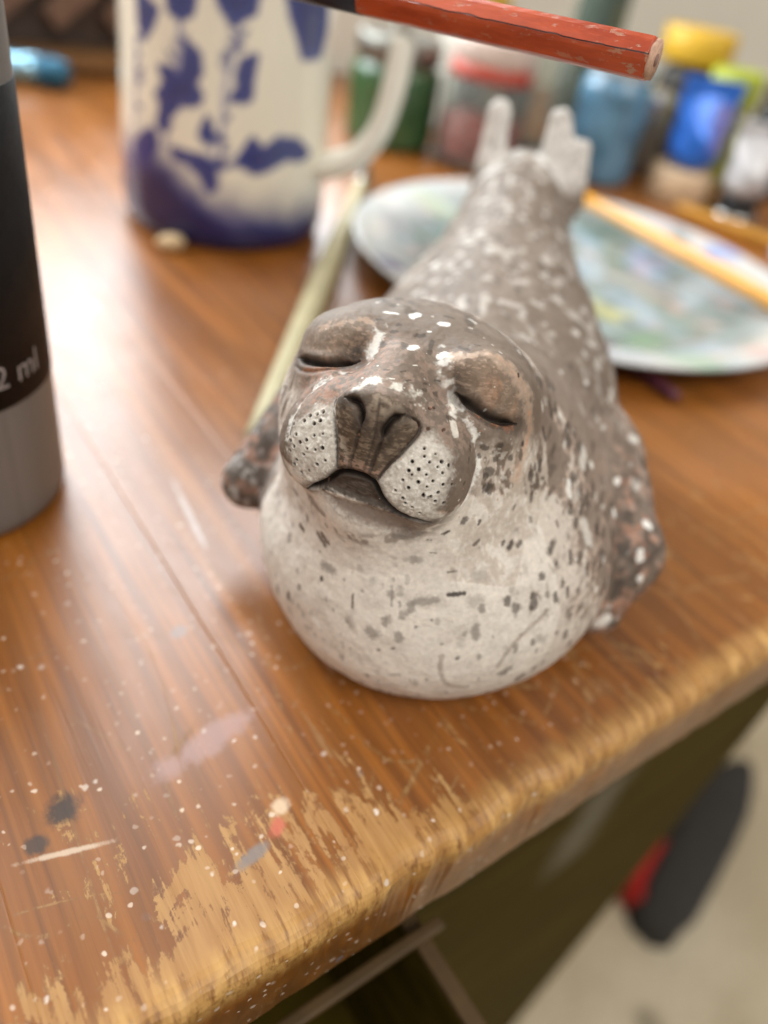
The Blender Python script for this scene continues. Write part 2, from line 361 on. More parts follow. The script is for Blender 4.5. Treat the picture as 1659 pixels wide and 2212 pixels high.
def smin(a, b, k):
    h = np.clip(0.5 + 0.5 * (b - a) / k, 0, 1)
    return b * (1 - h) + a * h - k * h * (1 - h)
def smax(a, b, k): return -smin(-a, -b, k)
def ell(p, c, r, M=None):
    q = p - np.asarray(c, p.dtype)
    if M is not None: q = q @ np.asarray(M, p.dtype).T
    x, y, z = q[..., 0] / p.dtype.type(r[0]), q[..., 1] / p.dtype.type(r[1]), q[..., 2] / p.dtype.type(r[2])
    x2, y2, z2 = x * x, y * y, z * z
    s = x2 + y2 + z2; a = np.sqrt(s)
    b = np.sqrt(x2 * p.dtype.type(1 / r[0] ** 2) + y2 * p.dtype.type(1 / r[1] ** 2) + z2 * p.dtype.type(1 / r[2] ** 2)) + p.dtype.type(1e-9)
    return (s - a) / b
def cone(p, a, b, ra, rb):
    a = np.asarray(a, p.dtype); b = np.asarray(b, p.dtype)
    ab = b - a; t = np.clip(((p - a) @ ab) / (ab @ ab), 0, 1)
    x = p[..., 0] - a[0] - t * ab[0]; y = p[..., 1] - a[1] - t * ab[1]; z = p[..., 2] - a[2] - t * ab[2]
    return np.sqrt(x * x + y * y + z * z) - (ra + (rb - ra) * t)
def rotm(ax, ang):
    return np.array(Matrix.Rotation(math.radians(ang), 3, ax))

def head_sdf(q):
    """q: head coordinates"""
    d = ell(q, (-.9, -1.0, -1), (28.4, 23.2, 27.5))
    d = smin(d, ell(q, (0, -9, 3), (28, 21, 25)), 8)                       # cheeks and jaw
    sx = np.abs(q[..., 0]); qs = q.copy(); qs[..., 0] = sx
    mz = ell(q, (0, -5.4, 20.0), (18.6, 15.2, 15.0))                       # muzzle
    mz = smin(mz, ell(q, (0, 1.5, 20.0), (16.5, 9.0, 12.5)), 4)
    pads = ell(qs, (9.6, -6.4, 25.5), (9.9, 10.4, 9.4))
    mz = smin(mz, pads, 3.0)
    # bridge between the brows down to the nose, nose leather
    mz = smin(mz, cone(q, (0, 8, 20), (0, 4.0, 30), 7.5, 5.5), 4)
    nw = np.clip(1.0 + (q[..., 1] + 1.0) * 0.045, 0.6, 1.35)
    qn = q.copy(); qn[..., 0] = qn[..., 0] / nw
    nose = ell(qn, (0, 0.8, 31.6), (6.6, 8.4, 4.6), rotm('X', -10)) * 0.8
    mz = smin(mz, nose, 1.0)
    d = smin(d, mz, 2.2)
    # chin
    d = smin(d, ell(q, (0, -16.0, 22.0), (11.5, 7.0, 9.5)), 2.5)
    # upper lids and lower lids
    d = smin(d, ell(qs, (11.0, 7.5, 7.0), (13.0, 11.0, 13.0)), 6)            # brow
    lid = ell(qs, (15.6, 11.0, 14.0), (9.8, 6.0, 5.2), rotm('Z', 14) @ rotm('Y', -34))
    d = smin(d, lid, 4.0)
    low = ell(qs, (17.4, 4.2, 18.6), (8.5, 3.6, 3.6), rotm('Z', 16) @ rotm('Y', -36))
    d = smin(d, low, 2.0)
    return d

def seal_sdf(p):
    q = (p - HC.astype(p.dtype)) @ HB.T.astype(p.dtype)
    d = ell(p, (14, 157, 24), (45.5, 47, 36))
    d = smin(d, ell(p, (22, 212, 34), (41, 58, 37)), 18)
    d = smin(d, cone(p, (24, 250, 40), (26.5, 302, 61), 33, 19), 14)
    d = smin(d, cone(p, (27, 300, 62), (28, 320, 70), 18, 12), 8)
    d = smin(d, ell(p, (9, 160, 48), (33, 33, 28)), 12)
    # hind flippers, held up
    pf = p * np.array([1, 1.9, 1], p.dtype)                      # flattened front to back
    for a_, b_, ra, rb in (((14.5, 318, 66), (13.0, 318, 93.5), 6.6, 4.2), ((40.5, 314, 66), (35.5, 316, 95.0), 9.8, 4.2), ((46.5, 317, 68), (45.8, 317, 86.5), 6.0, 3.6)):
        d = smin(d, cone(pf, (a_[0], a_[1] * 1.9, a_[2]), (b_[0], b_[1] * 1.9, b_[2]), ra, rb) * .75, 4)
    # fore flippers
    d = smin(d, cone(p, (56, 186, 36), (63, 161, 24), 13, 11), 8)
    d = smin(d, cone(p, (63, 161, 24), (60, 152, 12), 11, 7.5), 5)
    d = smin(d, cone(p, (-24, 180, 40), (-36.5, 160, 24), 10, 7.4), 4)
    d = smin(d, cone(p, (3, 137, 48), (10, 142, 26), 21, 30), 10)            # throat
    d = smin(d, head_sdf(q), 6)
    d = smax(d, -p[..., 2], 2.5)
    return d

def surface_nets(f, lo, hi, step):
    n = [int(math.ceil((hi[i] - lo[i]) / step)) + 1 for i in range(3)]
    ax = [np.float32(lo[i]) + np.float32(step) * np.arange(n[i], dtype=np.float32) for i in range(3)]
    V = np.empty(n, np.float32)
    for i in range(0, n[0], 8):
        g = np.stack(np.meshgrid(ax[0][i:i + 8], ax[1], ax[2], indexing='ij'), -1)
        V[i:i + 8] = f(g)
    S = V < 0
    c = sum(S[i:n[0] - 1 + i, j:n[1] - 1 + j, k:n[2] - 1 + k].astype(np.int8) for i in (0, 1) for j in (0, 1) for k in (0, 1))
    cells = np.argwhere((c > 0) & (c < 8))
    idx = -np.ones([m - 1 for m in n], np.int64); idx[tuple(cells.T)] = np.arange(len(cells))
    pos = np.zeros((len(cells), 3)); cnt = np.zeros(len(cells))
    for axis in range(3):
        o1, o2 = [a for a in range(3) if a != axis]
        for a in (0, 1):
            for b in (0, 1):
                A = cells.copy(); A[:, o1] += a; A[:, o2] += b
                B = A.copy(); B[:, axis] += 1
                va, vb = V[tuple(A.T)], V[tuple(B.T)]
                m = (va < 0) != (vb < 0)
                t = va[m] / (va[m] - vb[m])
                P = A[m].astype(float); P[:, axis] += t
                pos[m] += P; cnt[m] += 1
    pos = pos / cnt[:, None] * step + np.array(lo)
    quads = []
    for axis in range(3):
        o1, o2 = (axis + 1) % 3, (axis + 2) % 3
        sl0 = [slice(None)] * 3; sl1 = [slice(None)] * 3
        sl0[axis] = slice(0, -1); sl1[axis] = slice(1, None)
        m = S[tuple(sl0)] != S[tuple(sl1)]
        E = np.argwhere(m)
        ok = (E[:, o1] > 0) & (E[:, o2] > 0) & (E[:, o1] < n[o1] - 1) & (E[:, o2] < n[o2] - 1)
        E = E[ok]
        inside = S[tuple(E.T)]
        def cell(d1, d2):
            q = E.copy(); q[:, o1] -= d1; q[:, o2] -= d2
            return idx[tuple(q.T)]
        Q = np.stack([cell(1, 1), cell(0, 1), cell(0, 0), cell(1, 0)], 1)
        Q[~inside] = Q[~inside][:, ::-1]
        quads.append(Q)
    return pos, np.concatenate(quads)

def grad(f, p, e=0.08, f0=None):
    p = p.astype(np.float32); g = np.empty_like(p)
    if f0 is None: f0 = f(p)
    for i in range(3):
        o = np.zeros(3, np.float32); o[i] = e
        g[:, i] = f(p + o) - f0
    return (g / np.maximum(np.linalg.norm(g, axis=1, keepdims=True), 1e-9)).astype(np.float64)
def project(f, p, it=2, start=0):
    p = p.copy()
    for _ in range(it):
        s = p[start:].astype(np.float32); d = f(s)
        p[start:] -= d[:, None] * grad(f, s, .08, d) * 0.95
    return p
def split_quads(P, Q, sel=None):
    """split the selected quads in four; unselected neighbours keep the new edge points as n-gons"""
    if sel is None: sel = np.ones(len(Q), bool)
    QS = Q[sel]
    E = np.concatenate([QS[:, [i, (i + 1) % 4]] for i in range(4)]); E.sort(1)
    key = E[:, 0] * (len(P) + 1) + E[:, 1]
    uk, inv = np.unique(key, return_inverse=True)
    a, b = uk // (len(P) + 1), uk % (len(P) + 1)
    mid = (P[a] + P[b]) / 2
    m = inv.reshape(4, -1).T + len(P)
    cen = P[QS].mean(1); ci = np.arange(len(QS)) + len(P) + len(mid)
    P2 = np.concatenate([P, mid, cen])
    Q2 = np.concatenate([np.stack([QS[:, i], m[:, i], ci, m[:, i - 1]], 1) for i in range(4)])
    poly = []
    keep = Q[~sel]
    if len(keep):
        ek = np.stack([np.minimum(keep, np.roll(keep, -1, 1)) * (len(P) + 1) + np.maximum(keep, np.roll(keep, -1, 1))], 0)[0]
        pos = np.searchsorted(uk, ek); pos[pos == len(uk)] = 0
        hit = uk[pos] == ek
        touched = hit.any(1)
        for q, h, s in zip(keep[touched], hit[touched], pos[touched]):
            f = []
            for i in range(4):
                f.append(int(q[i]))
                if h[i]: f.append(int(s[i] + len(P)))
            poly.append(f)
        Q2 = np.concatenate([Q2, keep[~touched]])
    return P2, Q2, poly
# feature positions on the figurine, in millimetres (x, y, z)
LINES = {
 'mouth': [(-15.7, 118.7, 57.7), (-13.4, 116.8, 60.2), (-11.6, 116.0, 62.1), (-10.4, 115.7, 64.1), (-9.1, 115.4, 65.4), (-7.3, 115.0, 66.0), (-5.2, 114.5, 66.2), (-3.3, 113.9, 65.9), (-2.3, 113.5, 65.0), (-1.1, 113.1, 63.4), (1.0, 112.6, 61.7), (3.3, 112.4, 60.6), (5.9, 112.4, 60.0), (9.0, 113.2, 59.9)],
 'nostril_a': [(-11.2, 120.7, 78.3), (-9.5, 119.4, 79.0), (-8.4, 118.4, 78.7), (-7.5, 117.3, 77.7), (-7.1, 116.3, 75.4)],
 'nostril_b': [(0.3, 117.9, 78.9), (-1.2, 116.9, 78.4), (-2.1, 116.2, 77.2), (-2.7, 115.8, 75.8), (-2.8, 115.4, 74.2)],
 'furrow_a': [(-7.2, 116.3, 75.3), (-7.4, 116.0, 72.9), (-8.0, 115.7, 67.8)],
 'furrow_b': [(-2.8, 115.4, 74.2), (-3.2, 115.3, 72.0), (-3.7, 115.0, 69.5), (-3.9, 114.4, 67.3)],
 'philtrum': [(-4.7, 118.6, 80.6), (-4.5, 116.6, 78.0), (-4.5, 115.4, 73.2), (-5.1, 114.8, 67.8)],
 'side_a': [(-12.8, 123.0, 76.0), (-12.1, 119.4, 72.9), (-11.0, 117.2, 69.6), (-10.1, 115.8, 66.0)],
 'side_b': [(0.6, 117.9, 78.7), (2.5, 119.4, 77.3), (3.5, 119.2, 76.4), (3.3, 117.9, 75.3), (2.1, 116.5, 73.8), (0.7, 115.2, 71.9), (-0.9, 114.4, 69.8), (-2.2, 113.8, 66.8)],
 'slit_a': [(-23.9, 142.7, 72.3), (-20.7, 137.0, 75.2), (-17.4, 134.3, 76.9), (-14.4, 133.5, 78.2), (-12.3, 133.0, 79.1), (-10.8, 133.1, 80.0)],
 'slit_b': [(8.9, 128.1, 79.7), (10.9, 127.6, 79.0), (13.3, 127.1, 78.0), (16.1, 127.1, 76.6), (18.9, 128.1, 75.4), (21.9, 130.3, 74.1)],
 'under_a': [(-24.4, 142.1, 71.1), (-22.4, 137.1, 72.7), (-19.3, 133.8, 74.7), (-15.9, 132.2, 76.9), (-12.8, 132.2, 78.4)],
 'under_b': [(10.2, 127.0, 78.6), (12.8, 126.0, 77.3), (15.2, 125.8, 75.9), (17.6, 126.4, 74.9), (20.7, 128.7, 74.0)],
 'ring_a': [(-20.3, 119.8, 64.0), (-20.8, 121.2, 67.2), (-20.5, 124.2, 70.5), (-19.0, 127.6, 73.0), (-15.9, 129.1, 75.9), (-12.6, 131.2, 78.2), (-9.3, 131.9, 80.3)],
 'ring_b': [(6.9, 128.4, 80.1), (9.7, 126.6, 78.4), (11.7, 124.9, 76.7), (14.0, 124.2, 73.9), (15.7, 124.1, 70.1), (16.3, 122.4, 66.6), (15.7, 120.0, 63.3), (13.9, 117.2, 60.9)],
 'orange_b': [(14.7, 135.3, 84.9), (17.9, 134.5, 83.6), (20.6, 134.0, 81.6), (23.2, 132.9, 77.4), (25.3, 133.5, 71.1), (24.7, 130.6, 67.5), (24.7, 128.1, 63.3)],
 'white_nose': [(-9.5, 121.3, 80.1), (-8.2, 123.5, 80.5), (-6.3, 124.0, 81.4), (-3.4, 122.6, 81.5), (-0.7, 123.3, 81.1), (0.9, 123.6, 80.6), (2.2, 122.8, 79.5)],
 'white_a': [(-7.7, 140.5, 84.4), (-7.8, 137.2, 83.4), (-8.5, 134.3, 81.8), (-9.5, 132.7, 80.5)],
 'white_b': [(4.8, 135.6, 83.9), (6.0, 130.9, 82.4), (7.7, 128.7, 80.4)],
 'white_c': [(7.4, 127.3, 79.1), (9.1, 126.1, 78.2), (9.3, 122.7, 76.3), (10.2, 120.8, 74.8)],
 'white_d': [(10.8, 126.6, 78.3), (13.8, 124.4, 74.6), (16.3, 123.6, 68.4), (16.3, 121.3, 64.3)],
 'peach_a': [(-19.8, 141.4, 80.4), (-15.5, 140.2, 83.5), (-11.3, 140.8, 84.7), (-8.8, 139.7, 84.4)],
 'peach_b': [(6.3, 134.0, 84.1), (9.5, 132.8, 84.6), (12.9, 134.2, 85.0), (14.4, 134.0, 84.7)],
 'peach_u': [(-22.1, 137.0, 73.3), (-18.6, 133.8, 75.5), (-15.2, 132.4, 77.3)],
 'peach_v': [(13.7, 126.4, 77.3), (16.7, 126.5, 75.7), (21.1, 129.2, 74.0)],
}
POLYS = {   # outlines on the face, in head coordinates (right, up)
 'nose': [(-7.7, 4.6), (-5.3, 7.0), (-2.6, 8.4), (0.4, 8.5), (3.0, 8.4), (5.5, 7.4), (8.4, 4.7), (8.8, 2.9), (7.8, 0.7), (6.7, -2.0), (5.3, -4.5), (4.2, -6.7), (1.5, -7.3), (-1.4, -7.4), (-3.4, -8.1), (-4.9, -3.9), (-6.3, 0.2)],
 'pad_a': [(-6.6, 3.6), (-3.9, -7.7), (-5.5, -10.9), (-9.6, -14.1), (-12.3, -12.7), (-14.5, -8.6), (-15.1, -4.7), (-13.7, -1.3), (-10.9, 2.0)],
 'pad_b': [(9.2, 2.7), (11.5, 3.0), (14.0, 1.4), (15.6, -0.5), (16.4, -3.3), (16.2, -7.3), (15.9, -11.1), (13.9, -12.9), (10.5, -12.5), (7.0, -10.8), (4.3, -7.1), (6.3, -3.1)],
 'lip': [(-7.7, -13.3), (-3.5, -8.9), (0.2, -7.8), (3.2, -7.9), (5.7, -10.9), (8.3, -12.7), (10.9, -13.4), (6.8, -12.8), (2.2, -12.7), (-2.4, -13.0)],
 'chin': [(-7.3, -13.7), (-4.0, -13.9), (2.2, -13.1), (7.6, -13.3), (12.9, -14.1), (11.9, -18.1), (7.9, -18.6), (1.3, -17.6), (-3.7, -16.7)],
 'lid_a': [(-24.2, 5.7), (-22.3, 12.0), (-18.0, 15.2), (-13.9, 17.1), (-10.6, 17.6), (-8.5, 16.7), (-8.1, 14.2), (-8.5, 11.0), (-12.4, 9.2), (-16.4, 7.8)],
 'lid_b': [(8.6, 14.3), (11.2, 16.6), (13.9, 17.8), (18.0, 16.5), (21.1, 13.7), (23.0, 9.8), (23.5, 6.1), (20.8, 6.7), (15.7, 8.6), (11.3, 10.3)],
}
PITS = [(-14.7, 121.8, 73.6), (-17.1, 121.8, 72.2), (-18.0, 121.4, 71.1), (-19.9, 121.8, 69.6), (-15.0, 120.6, 72.4), (-16.0, 120.4, 71.6), (-19.0, 120.1, 68.6), (-19.9, 120.1, 67.0), (-14.0, 118.8, 70.8), (-15.6, 118.9, 70.0), (-16.9, 118.8, 68.7), (-18.1, 119.0, 67.8), (-19.1, 119.2, 66.5), (-19.8, 119.4, 65.2), (-14.9, 117.5, 67.8), (-13.6, 117.4, 68.6), (-17.0, 117.8, 66.0), (-18.3, 118.2, 64.2), (-12.7, 116.5, 66.5), (-14.1, 116.6, 65.2), (-18.6, 118.4, 62.9), (-15.8, 121.7, 72.9), (-16.5, 117.9, 67.4), (4.9, 116.3, 73.7), (7.1, 116.1, 73.1), (5.2, 115.3, 72.7), (3.2, 114.5, 71.6), (6.3, 114.8, 72.0), (10.0, 115.8, 71.5), (4.6, 113.7, 70.7), (2.9, 113.6, 70.1), (8.0, 114.7, 71.4), (9.1, 114.4, 70.5), (3.6, 113.2, 69.6), (6.2, 113.4, 70.1), (2.2, 112.9, 68.3), (5.0, 112.6, 68.7), (7.6, 113.1, 69.2), (9.6, 113.5, 68.6), (11.2, 114.4, 68.4), (3.5, 112.3, 67.3), (6.7, 112.5, 68.1), (1.3, 112.5, 66.0), (9.0, 112.7, 67.2), (8.8, 112.2, 65.5), (2.9, 112.0, 65.0), (3.5, 111.8, 64.1), (6.5, 111.8, 62.6), (10.5, 112.9, 64.9), (4.9, 111.7, 63.6), (8.5, 115.6, 72.1), (7.8, 112.1, 66.4), (6.5, 111.9, 66.4)]
FLAWS = [(4.5, 122.7, 78.4), (5.3, 123.4, 78.4), (4.9, 119.3, 76.2), (7.8, 120.3, 75.9), (3.1, 119.2, 76.7), (-17.0, 117.6, 61.8), (-15.5, 116.9, 63.0), (6.4, 112.0, 66.6), (7.4, 112.0, 66.0)]
SPOTS = [
 ((-2.0, 144.8, 85.3), (-1.2, 145.7, 85.3), 1.04, 'w'),
 ((3.8, 143.5, 85.3), (5.0, 143.5, 85.4), 0.81, 'w'),
 ((-1.2, 133.0, 84.0), (-0.1, 135.1, 83.8), 0.84, 'w'),
 ((4.6, 134.0, 83.5), (5.3, 134.5, 83.8), 0.99, 'w'),
 ((-7.8, 145.2, 85.0), (-5.1, 144.8, 85.2), 0.44, 'w'),
 ((9.5, 150.8, 84.5), (10.8, 149.1, 84.6), 0.38, 'w'),
 ((1.5, 140.3, 84.7), (2.0, 140.4, 84.7), 0.29, 'w'),
 ((1.8, 145.9, 85.3), (2.1, 146.0, 85.3), 0.22, 'w'),
 ((-6.7, 128.2, 81.9), (-6.5, 128.1, 82.0), 0.21, 'w'),
 ((-3.7, 124.3, 82.0), (-2.9, 124.4, 82.0), 0.2, 'w'),
 ((-8.9, 125.6, 80.2), (-8.8, 125.5, 80.3), 0.2, 'w'),
 ((-0.0, 129.0, 82.9), (0.7, 129.5, 82.8), 0.17, 'w'),
 ((9.5, 145.2, 85.3), (10.1, 145.1, 85.2), 0.22, 'w'),
 ((12.6, 142.5, 85.0), (12.9, 142.4, 84.9), 0.18, 'w'),
 ((14.3, 141.0, 84.6), (14.7, 140.9, 84.6), 0.22, 'w'),
 ((15.9, 138.1, 84.6), (16.2, 138.0, 84.5), 0.22, 'w'),
 ((9.5, 122.8, 76.2), (10.2, 121.2, 75.0), 1.02, 'c'),
 ((8.6, 126.5, 78.5), (9.2, 125.6, 77.9), 0.48, 'c'),
 ((-6.5, 135.2, 82.7), (-6.5, 135.0, 82.7), 1.0, 'd'),
 ((-5.4, 138.9, 83.9), (-4.6, 139.1, 84.0), 0.65, 'd'),
 ((-4.5, 141.2, 84.6), (-4.0, 141.3, 84.6), 0.66, 'd'),
 ((-2.5, 134.9, 83.8), (-2.4, 133.2, 84.0), 0.91, 'd'),
 ((-0.5, 139.0, 84.1), (0.7, 139.1, 84.3), 0.72, 'd'),
 ((2.6, 137.8, 84.2), (2.6, 134.4, 83.4), 0.64, 'd'),
 ((4.4, 147.1, 85.4), (5.8, 147.2, 85.3), 0.82, 'd'),
 ((8.0, 136.4, 84.9), (9.7, 135.5, 85.2), 0.71, 'd'),
 ((10.9, 137.9, 85.2), (11.8, 137.9, 85.2), 0.43, 'd'),
 ((-8.8, 142.0, 84.7), (-8.1, 142.3, 84.7), 0.59, 'd'),
 ((-7.5, 122.2, 81.0), (-7.2, 122.1, 81.1), 0.4, 'd'),
 ((-12.3, 130.1, 78.3), (-11.1, 129.7, 79.0), 0.35, 'd'),
 ((5.4, 127.1, 79.6), (5.4, 126.8, 79.5), 0.69, 'd'),
 ((2.8, 125.4, 80.4), (3.3, 125.8, 80.3), 0.55, 'd'),
 ((8.2, 123.4, 77.2), (8.2, 123.1, 77.0), 0.55, 'd'),
 ((0.7, 121.2, 79.6), (1.0, 121.4, 79.5), 0.47, 'd'),
 ((2.7, 126.8, 81.0), (3.3, 127.4, 80.8), 0.34, 'd'),
 ((-0.7, 124.9, 81.8), (0.1, 125.5, 81.7), 0.3, 'd'),
 ((-5.2, 126.5, 82.3), (-4.2, 126.5, 82.5), 0.27, 'd'),
 ((-2.1, 126.5, 82.5), (-1.2, 127.0, 82.5), 0.27, 'd'),
 ((4.7, 129.2, 81.0), (5.5, 129.3, 80.9), 0.35, 'd'),
 ((16.2, 124.7, 71.0), (16.8, 125.0, 70.8), 0.78, 'd'),
 ((19.2, 125.8, 68.3), (19.3, 125.9, 68.3), 0.94, 'd'),
 ((19.3, 126.1, 71.2), (19.6, 126.2, 71.2), 0.78, 'd'),
 ((13.6, 122.6, 72.1), (13.7, 122.0, 71.7), 0.49, 'd'),
 ((13.7, 120.5, 70.8), (13.9, 120.0, 70.3), 0.42, 'd'),
 ((16.1, 124.1, 69.4), (16.1, 124.1, 69.3), 0.57, 'd'),
 ((18.2, 123.5, 65.5), (18.2, 123.5, 65.3), 0.86, 'd'),
 ((19.7, 123.5, 62.9), (19.8, 123.3, 62.5), 1.24, 'd'),
 ((13.8, 116.9, 67.5), (13.7, 116.7, 67.4), 0.48, 'd'),
 ((24.1, 131.1, 69.7), (24.2, 131.0, 69.4), 0.66, 'D'),
 ((20.0, 134.7, 82.4), (20.1, 134.2, 82.2), 0.36, 'D'),
 ((29.2, 140.4, 68.7), (30.2, 139.8, 66.3), 0.54, 'D'),
 ((28.6, 133.4, 63.5), (28.7, 133.3, 63.0), 0.92, 'd'),
 ((31.0, 134.8, 60.0), (31.6, 135.4, 59.5), 0.62, 'd'),
 ((22.3, 128.1, 67.9), (22.4, 128.1, 67.6), 0.8, 'd'),
 ((24.1, 130.4, 68.3), (24.5, 130.0, 67.0), 0.81, 'd'),
 ((29.4, 131.3, 58.1), (29.8, 131.0, 56.6), 0.85, 'd'),
 ((26.1, 127.0, 57.4), (25.8, 126.4, 56.5), 0.45, 'd'),
 ((15.9, 119.3, 57.0), (15.8, 119.2, 56.7), 1.09, 'd'),
 ((12.4, 117.2, 54.4), (13.3, 117.6, 55.1), 0.36, 'd'),
 ((19.1, 120.8, 55.6), (19.3, 121.1, 56.2), 0.33, 'd'),
 ((-17.4, 126.6, 41.3), (-16.4, 125.3, 41.0), 0.64, 'd'),
 ((-12.6, 121.4, 44.2), (-10.7, 119.8, 43.1), 1.01, 'd'),
 ((-20.1, 129.8, 48.1), (-18.9, 128.1, 47.9), 0.63, 'd'),
 ((-15.0, 122.8, 49.9), (-15.0, 122.8, 49.9), 0.38, 'd'),
 ((3.1, 114.4, 53.3), (5.5, 114.8, 53.6), 0.94, 'g'),
 ((6.8, 114.9, 54.8), (7.8, 115.2, 54.8), 0.94, 'g'),
 ((27.3, 124.3, 49.9), (26.9, 123.4, 49.1), 0.54, 'd'),
 ((25.5, 123.5, 50.3), (25.2, 122.9, 49.9), 0.54, 'd'),
 ((-10.1, 118.8, 38.3), (-8.3, 117.6, 38.4), 1.51, 'g'),
 ((10.1, 112.6, 39.1), (13.8, 113.2, 40.3), 1.29, 'g'),
 ((21.3, 114.7, 40.3), (22.5, 115.0, 40.3), 2.07, 'G'),
 ((16.1, 114.1, 41.5), (19.3, 115.0, 41.9), 0.59, 'D'),
 ((2.5, 110.9, 29.2), (2.7, 110.8, 29.3), 2.18, 'g'),
 ((23.5, 112.7, 35.0), (24.1, 112.0, 32.7), 1.32, 'g'),
 ((32.5, 113.7, 21.7), (33.4, 114.1, 22.5), 1.76, 'g'),
 ((37.9, 117.7, 30.3), (39.8, 118.8, 29.5), 1.56, 'G'),
 ((-2.7, 112.7, 30.2), (-2.4, 112.4, 28.8), 1.52, 'G'),
 ((-13.5, 118.7, 22.9), (-13.4, 118.7, 21.6), 1.16, 'G'),
 ((8.2, 109.3, 19.0), (10.1, 109.1, 19.9), 0.87, 'G'),
 ((6.5, 115.1, 47.6), (8.7, 115.4, 47.9), 1.44, 'G'),
 ((21.1, 117.5, 45.0), (22.3, 117.9, 44.9), 1.76, 'G'),
 ((7.9, 110.2, 30.9), (8.4, 109.9, 29.9), 1.32, 'g'),
 ((-10.4, 118.0, 35.0), (-10.3, 117.9, 34.8), 0.61, 'D'),
 ((-17.7, 122.7, 24.0), (-17.6, 122.6, 22.6), 0.65, 'D'),
 ((-15.4, 120.8, 28.9), (-15.3, 120.5, 28.1), 0.51, 'd'),
 ((-17.4, 126.6, 41.0), (-16.4, 125.3, 40.8), 0.56, 'd'),
 ((-11.6, 120.4, 45.3), (-10.0, 119.3, 44.3), 0.83, 'd'),
 ((-11.7, 120.5, 40.4), (-11.7, 120.5, 40.4), 0.49, 'd'),
 ((36.9, 129.7, 47.6), (36.9, 128.4, 46.4), 0.99, 'd'),
 ((41.9, 131.5, 44.7), (42.3, 129.9, 43.1), 0.88, 'd'),
 ((47.1, 133.1, 40.6), (47.5, 131.9, 38.9), 0.84, 'd'),
 ((35.7, 123.8, 42.9), (35.7, 123.6, 42.8), 1.22, 'd'),
 ((38.6, 127.4, 44.1), (38.7, 127.2, 43.8), 0.56, 'd'),
 ((28.9, 117.4, 40.1), (29.1, 117.1, 39.6), 1.2, 'd'),
 ((34.6, 120.3, 39.7), (35.1, 119.4, 38.0), 1.34, 'd'),
 ((39.8, 123.5, 38.9), (40.2, 122.9, 37.6), 0.81, 'd'),
 ((42.7, 126.1, 38.8), (43.2, 125.3, 37.2), 0.69, 'd'),
 ((45.4, 124.9, 32.5), (45.3, 124.3, 31.5), 0.57, 'd'),
 ((27.4, 124.3, 49.8), (26.9, 123.4, 49.0), 0.83, 'd'),
 ((29.3, 125.4, 49.5), (28.8, 124.6, 49.0), 0.72, 'd'),
 ((19.2, 119.8, 51.0), (19.8, 120.4, 51.8), 0.58, 'd'),
 ((11.9, 116.9, 54.5), (13.0, 117.5, 55.1), 0.34, 'd'),
 ((19.1, 121.0, 56.4), (18.9, 120.7, 55.6), 0.46, 'd'),
 ((14.0, 111.5, 36.0), (14.0, 111.4, 35.8), 0.35, 'd'),
 ((11.0, 110.7, 33.7), (11.3, 110.7, 33.8), 0.36, 'd'),
 ((7.4, 109.6, 27.0), (7.6, 109.6, 27.1), 0.48, 'd'),
 ((-3.0, 114.2, 36.0), (-2.5, 113.2, 32.9), 0.42, 'd'),
 ((4.5, 113.7, 41.0), (5.3, 112.2, 37.0), 0.35, 'g'),
 ((15.0, 116.1, 45.7), (16.7, 116.6, 45.9), 0.29, 'd'),
 ((10.6, 116.1, 49.8), (11.8, 116.4, 49.8), 0.23, 'd'),
 ((21.3, 110.1, 27.6), (21.4, 110.1, 27.3), 0.61, 'd'),
 ((17.1, 110.1, 30.7), (17.4, 110.2, 30.8), 0.36, 'd'),
 ((4.5, 110.0, 25.3), (4.8, 109.9, 25.4), 0.37, 'd'),
 ((39.0, 142.1, 55.5), (39.4, 140.3, 53.7), 1.14, 'w'),
 ((56.5, 157.8, 39.1), (56.5, 157.2, 38.8), 1.15, 'w'),
 ((64.7, 152.0, 32.4), (65.0, 151.2, 31.2), 1.29, 'w'),
 ((66.0, 159.1, 36.0), (66.6, 159.2, 35.8), 1.61, 'w'),
 ((45.3, 154.0, 53.5), (46.2, 155.2, 52.7), 1.08, 'w'),
 ((57.2, 167.1, 42.7), (56.9, 165.9, 42.4), 1.03, 'w'),
 ((51.5, 133.7, 33.8), (51.7, 133.6, 33.2), 0.79, 'w'),
 ((66.6, 149.6, 26.5), (66.8, 149.5, 25.8), 1.02, 'w'),
 ((60.1, 144.5, 12.9), (61.5, 145.0, 14.3), 1.92, 'w'),
 ((28.0, 131.8, 62.5), (28.1, 131.7, 61.9), 1.47, 'd'),
 ((29.7, 135.2, 63.1), (30.0, 134.8, 62.0), 1.2, 'd'),
 ((45.2, 146.4, 50.5), (45.4, 144.7, 49.4), 1.71, 'd'),
 ((40.3, 138.4, 51.4), (40.4, 137.8, 50.9), 1.27, 'd'),
 ((55.2, 158.1, 40.8), (55.2, 156.8, 40.4), 1.57, 'd'),
 ((48.8, 142.6, 44.4), (48.9, 141.6, 43.9), 1.46, 'd'),
 ((59.3, 151.1, 33.2), (60.6, 152.1, 33.6), 2.14, 'd'),
 ((61.6, 147.5, 24.6), (61.6, 146.9, 21.3), 2.18, 'd'),
 ((42.3, 137.9, 48.9), (42.5, 136.9, 48.1), 1.02, 'd'),
 ((18.2, 123.9, 66.2), (18.9, 124.3, 66.0), 1.34, 'd'),
 ((19.0, 123.0, 63.1), (19.0, 123.0, 63.1), 1.35, 'd'),
]
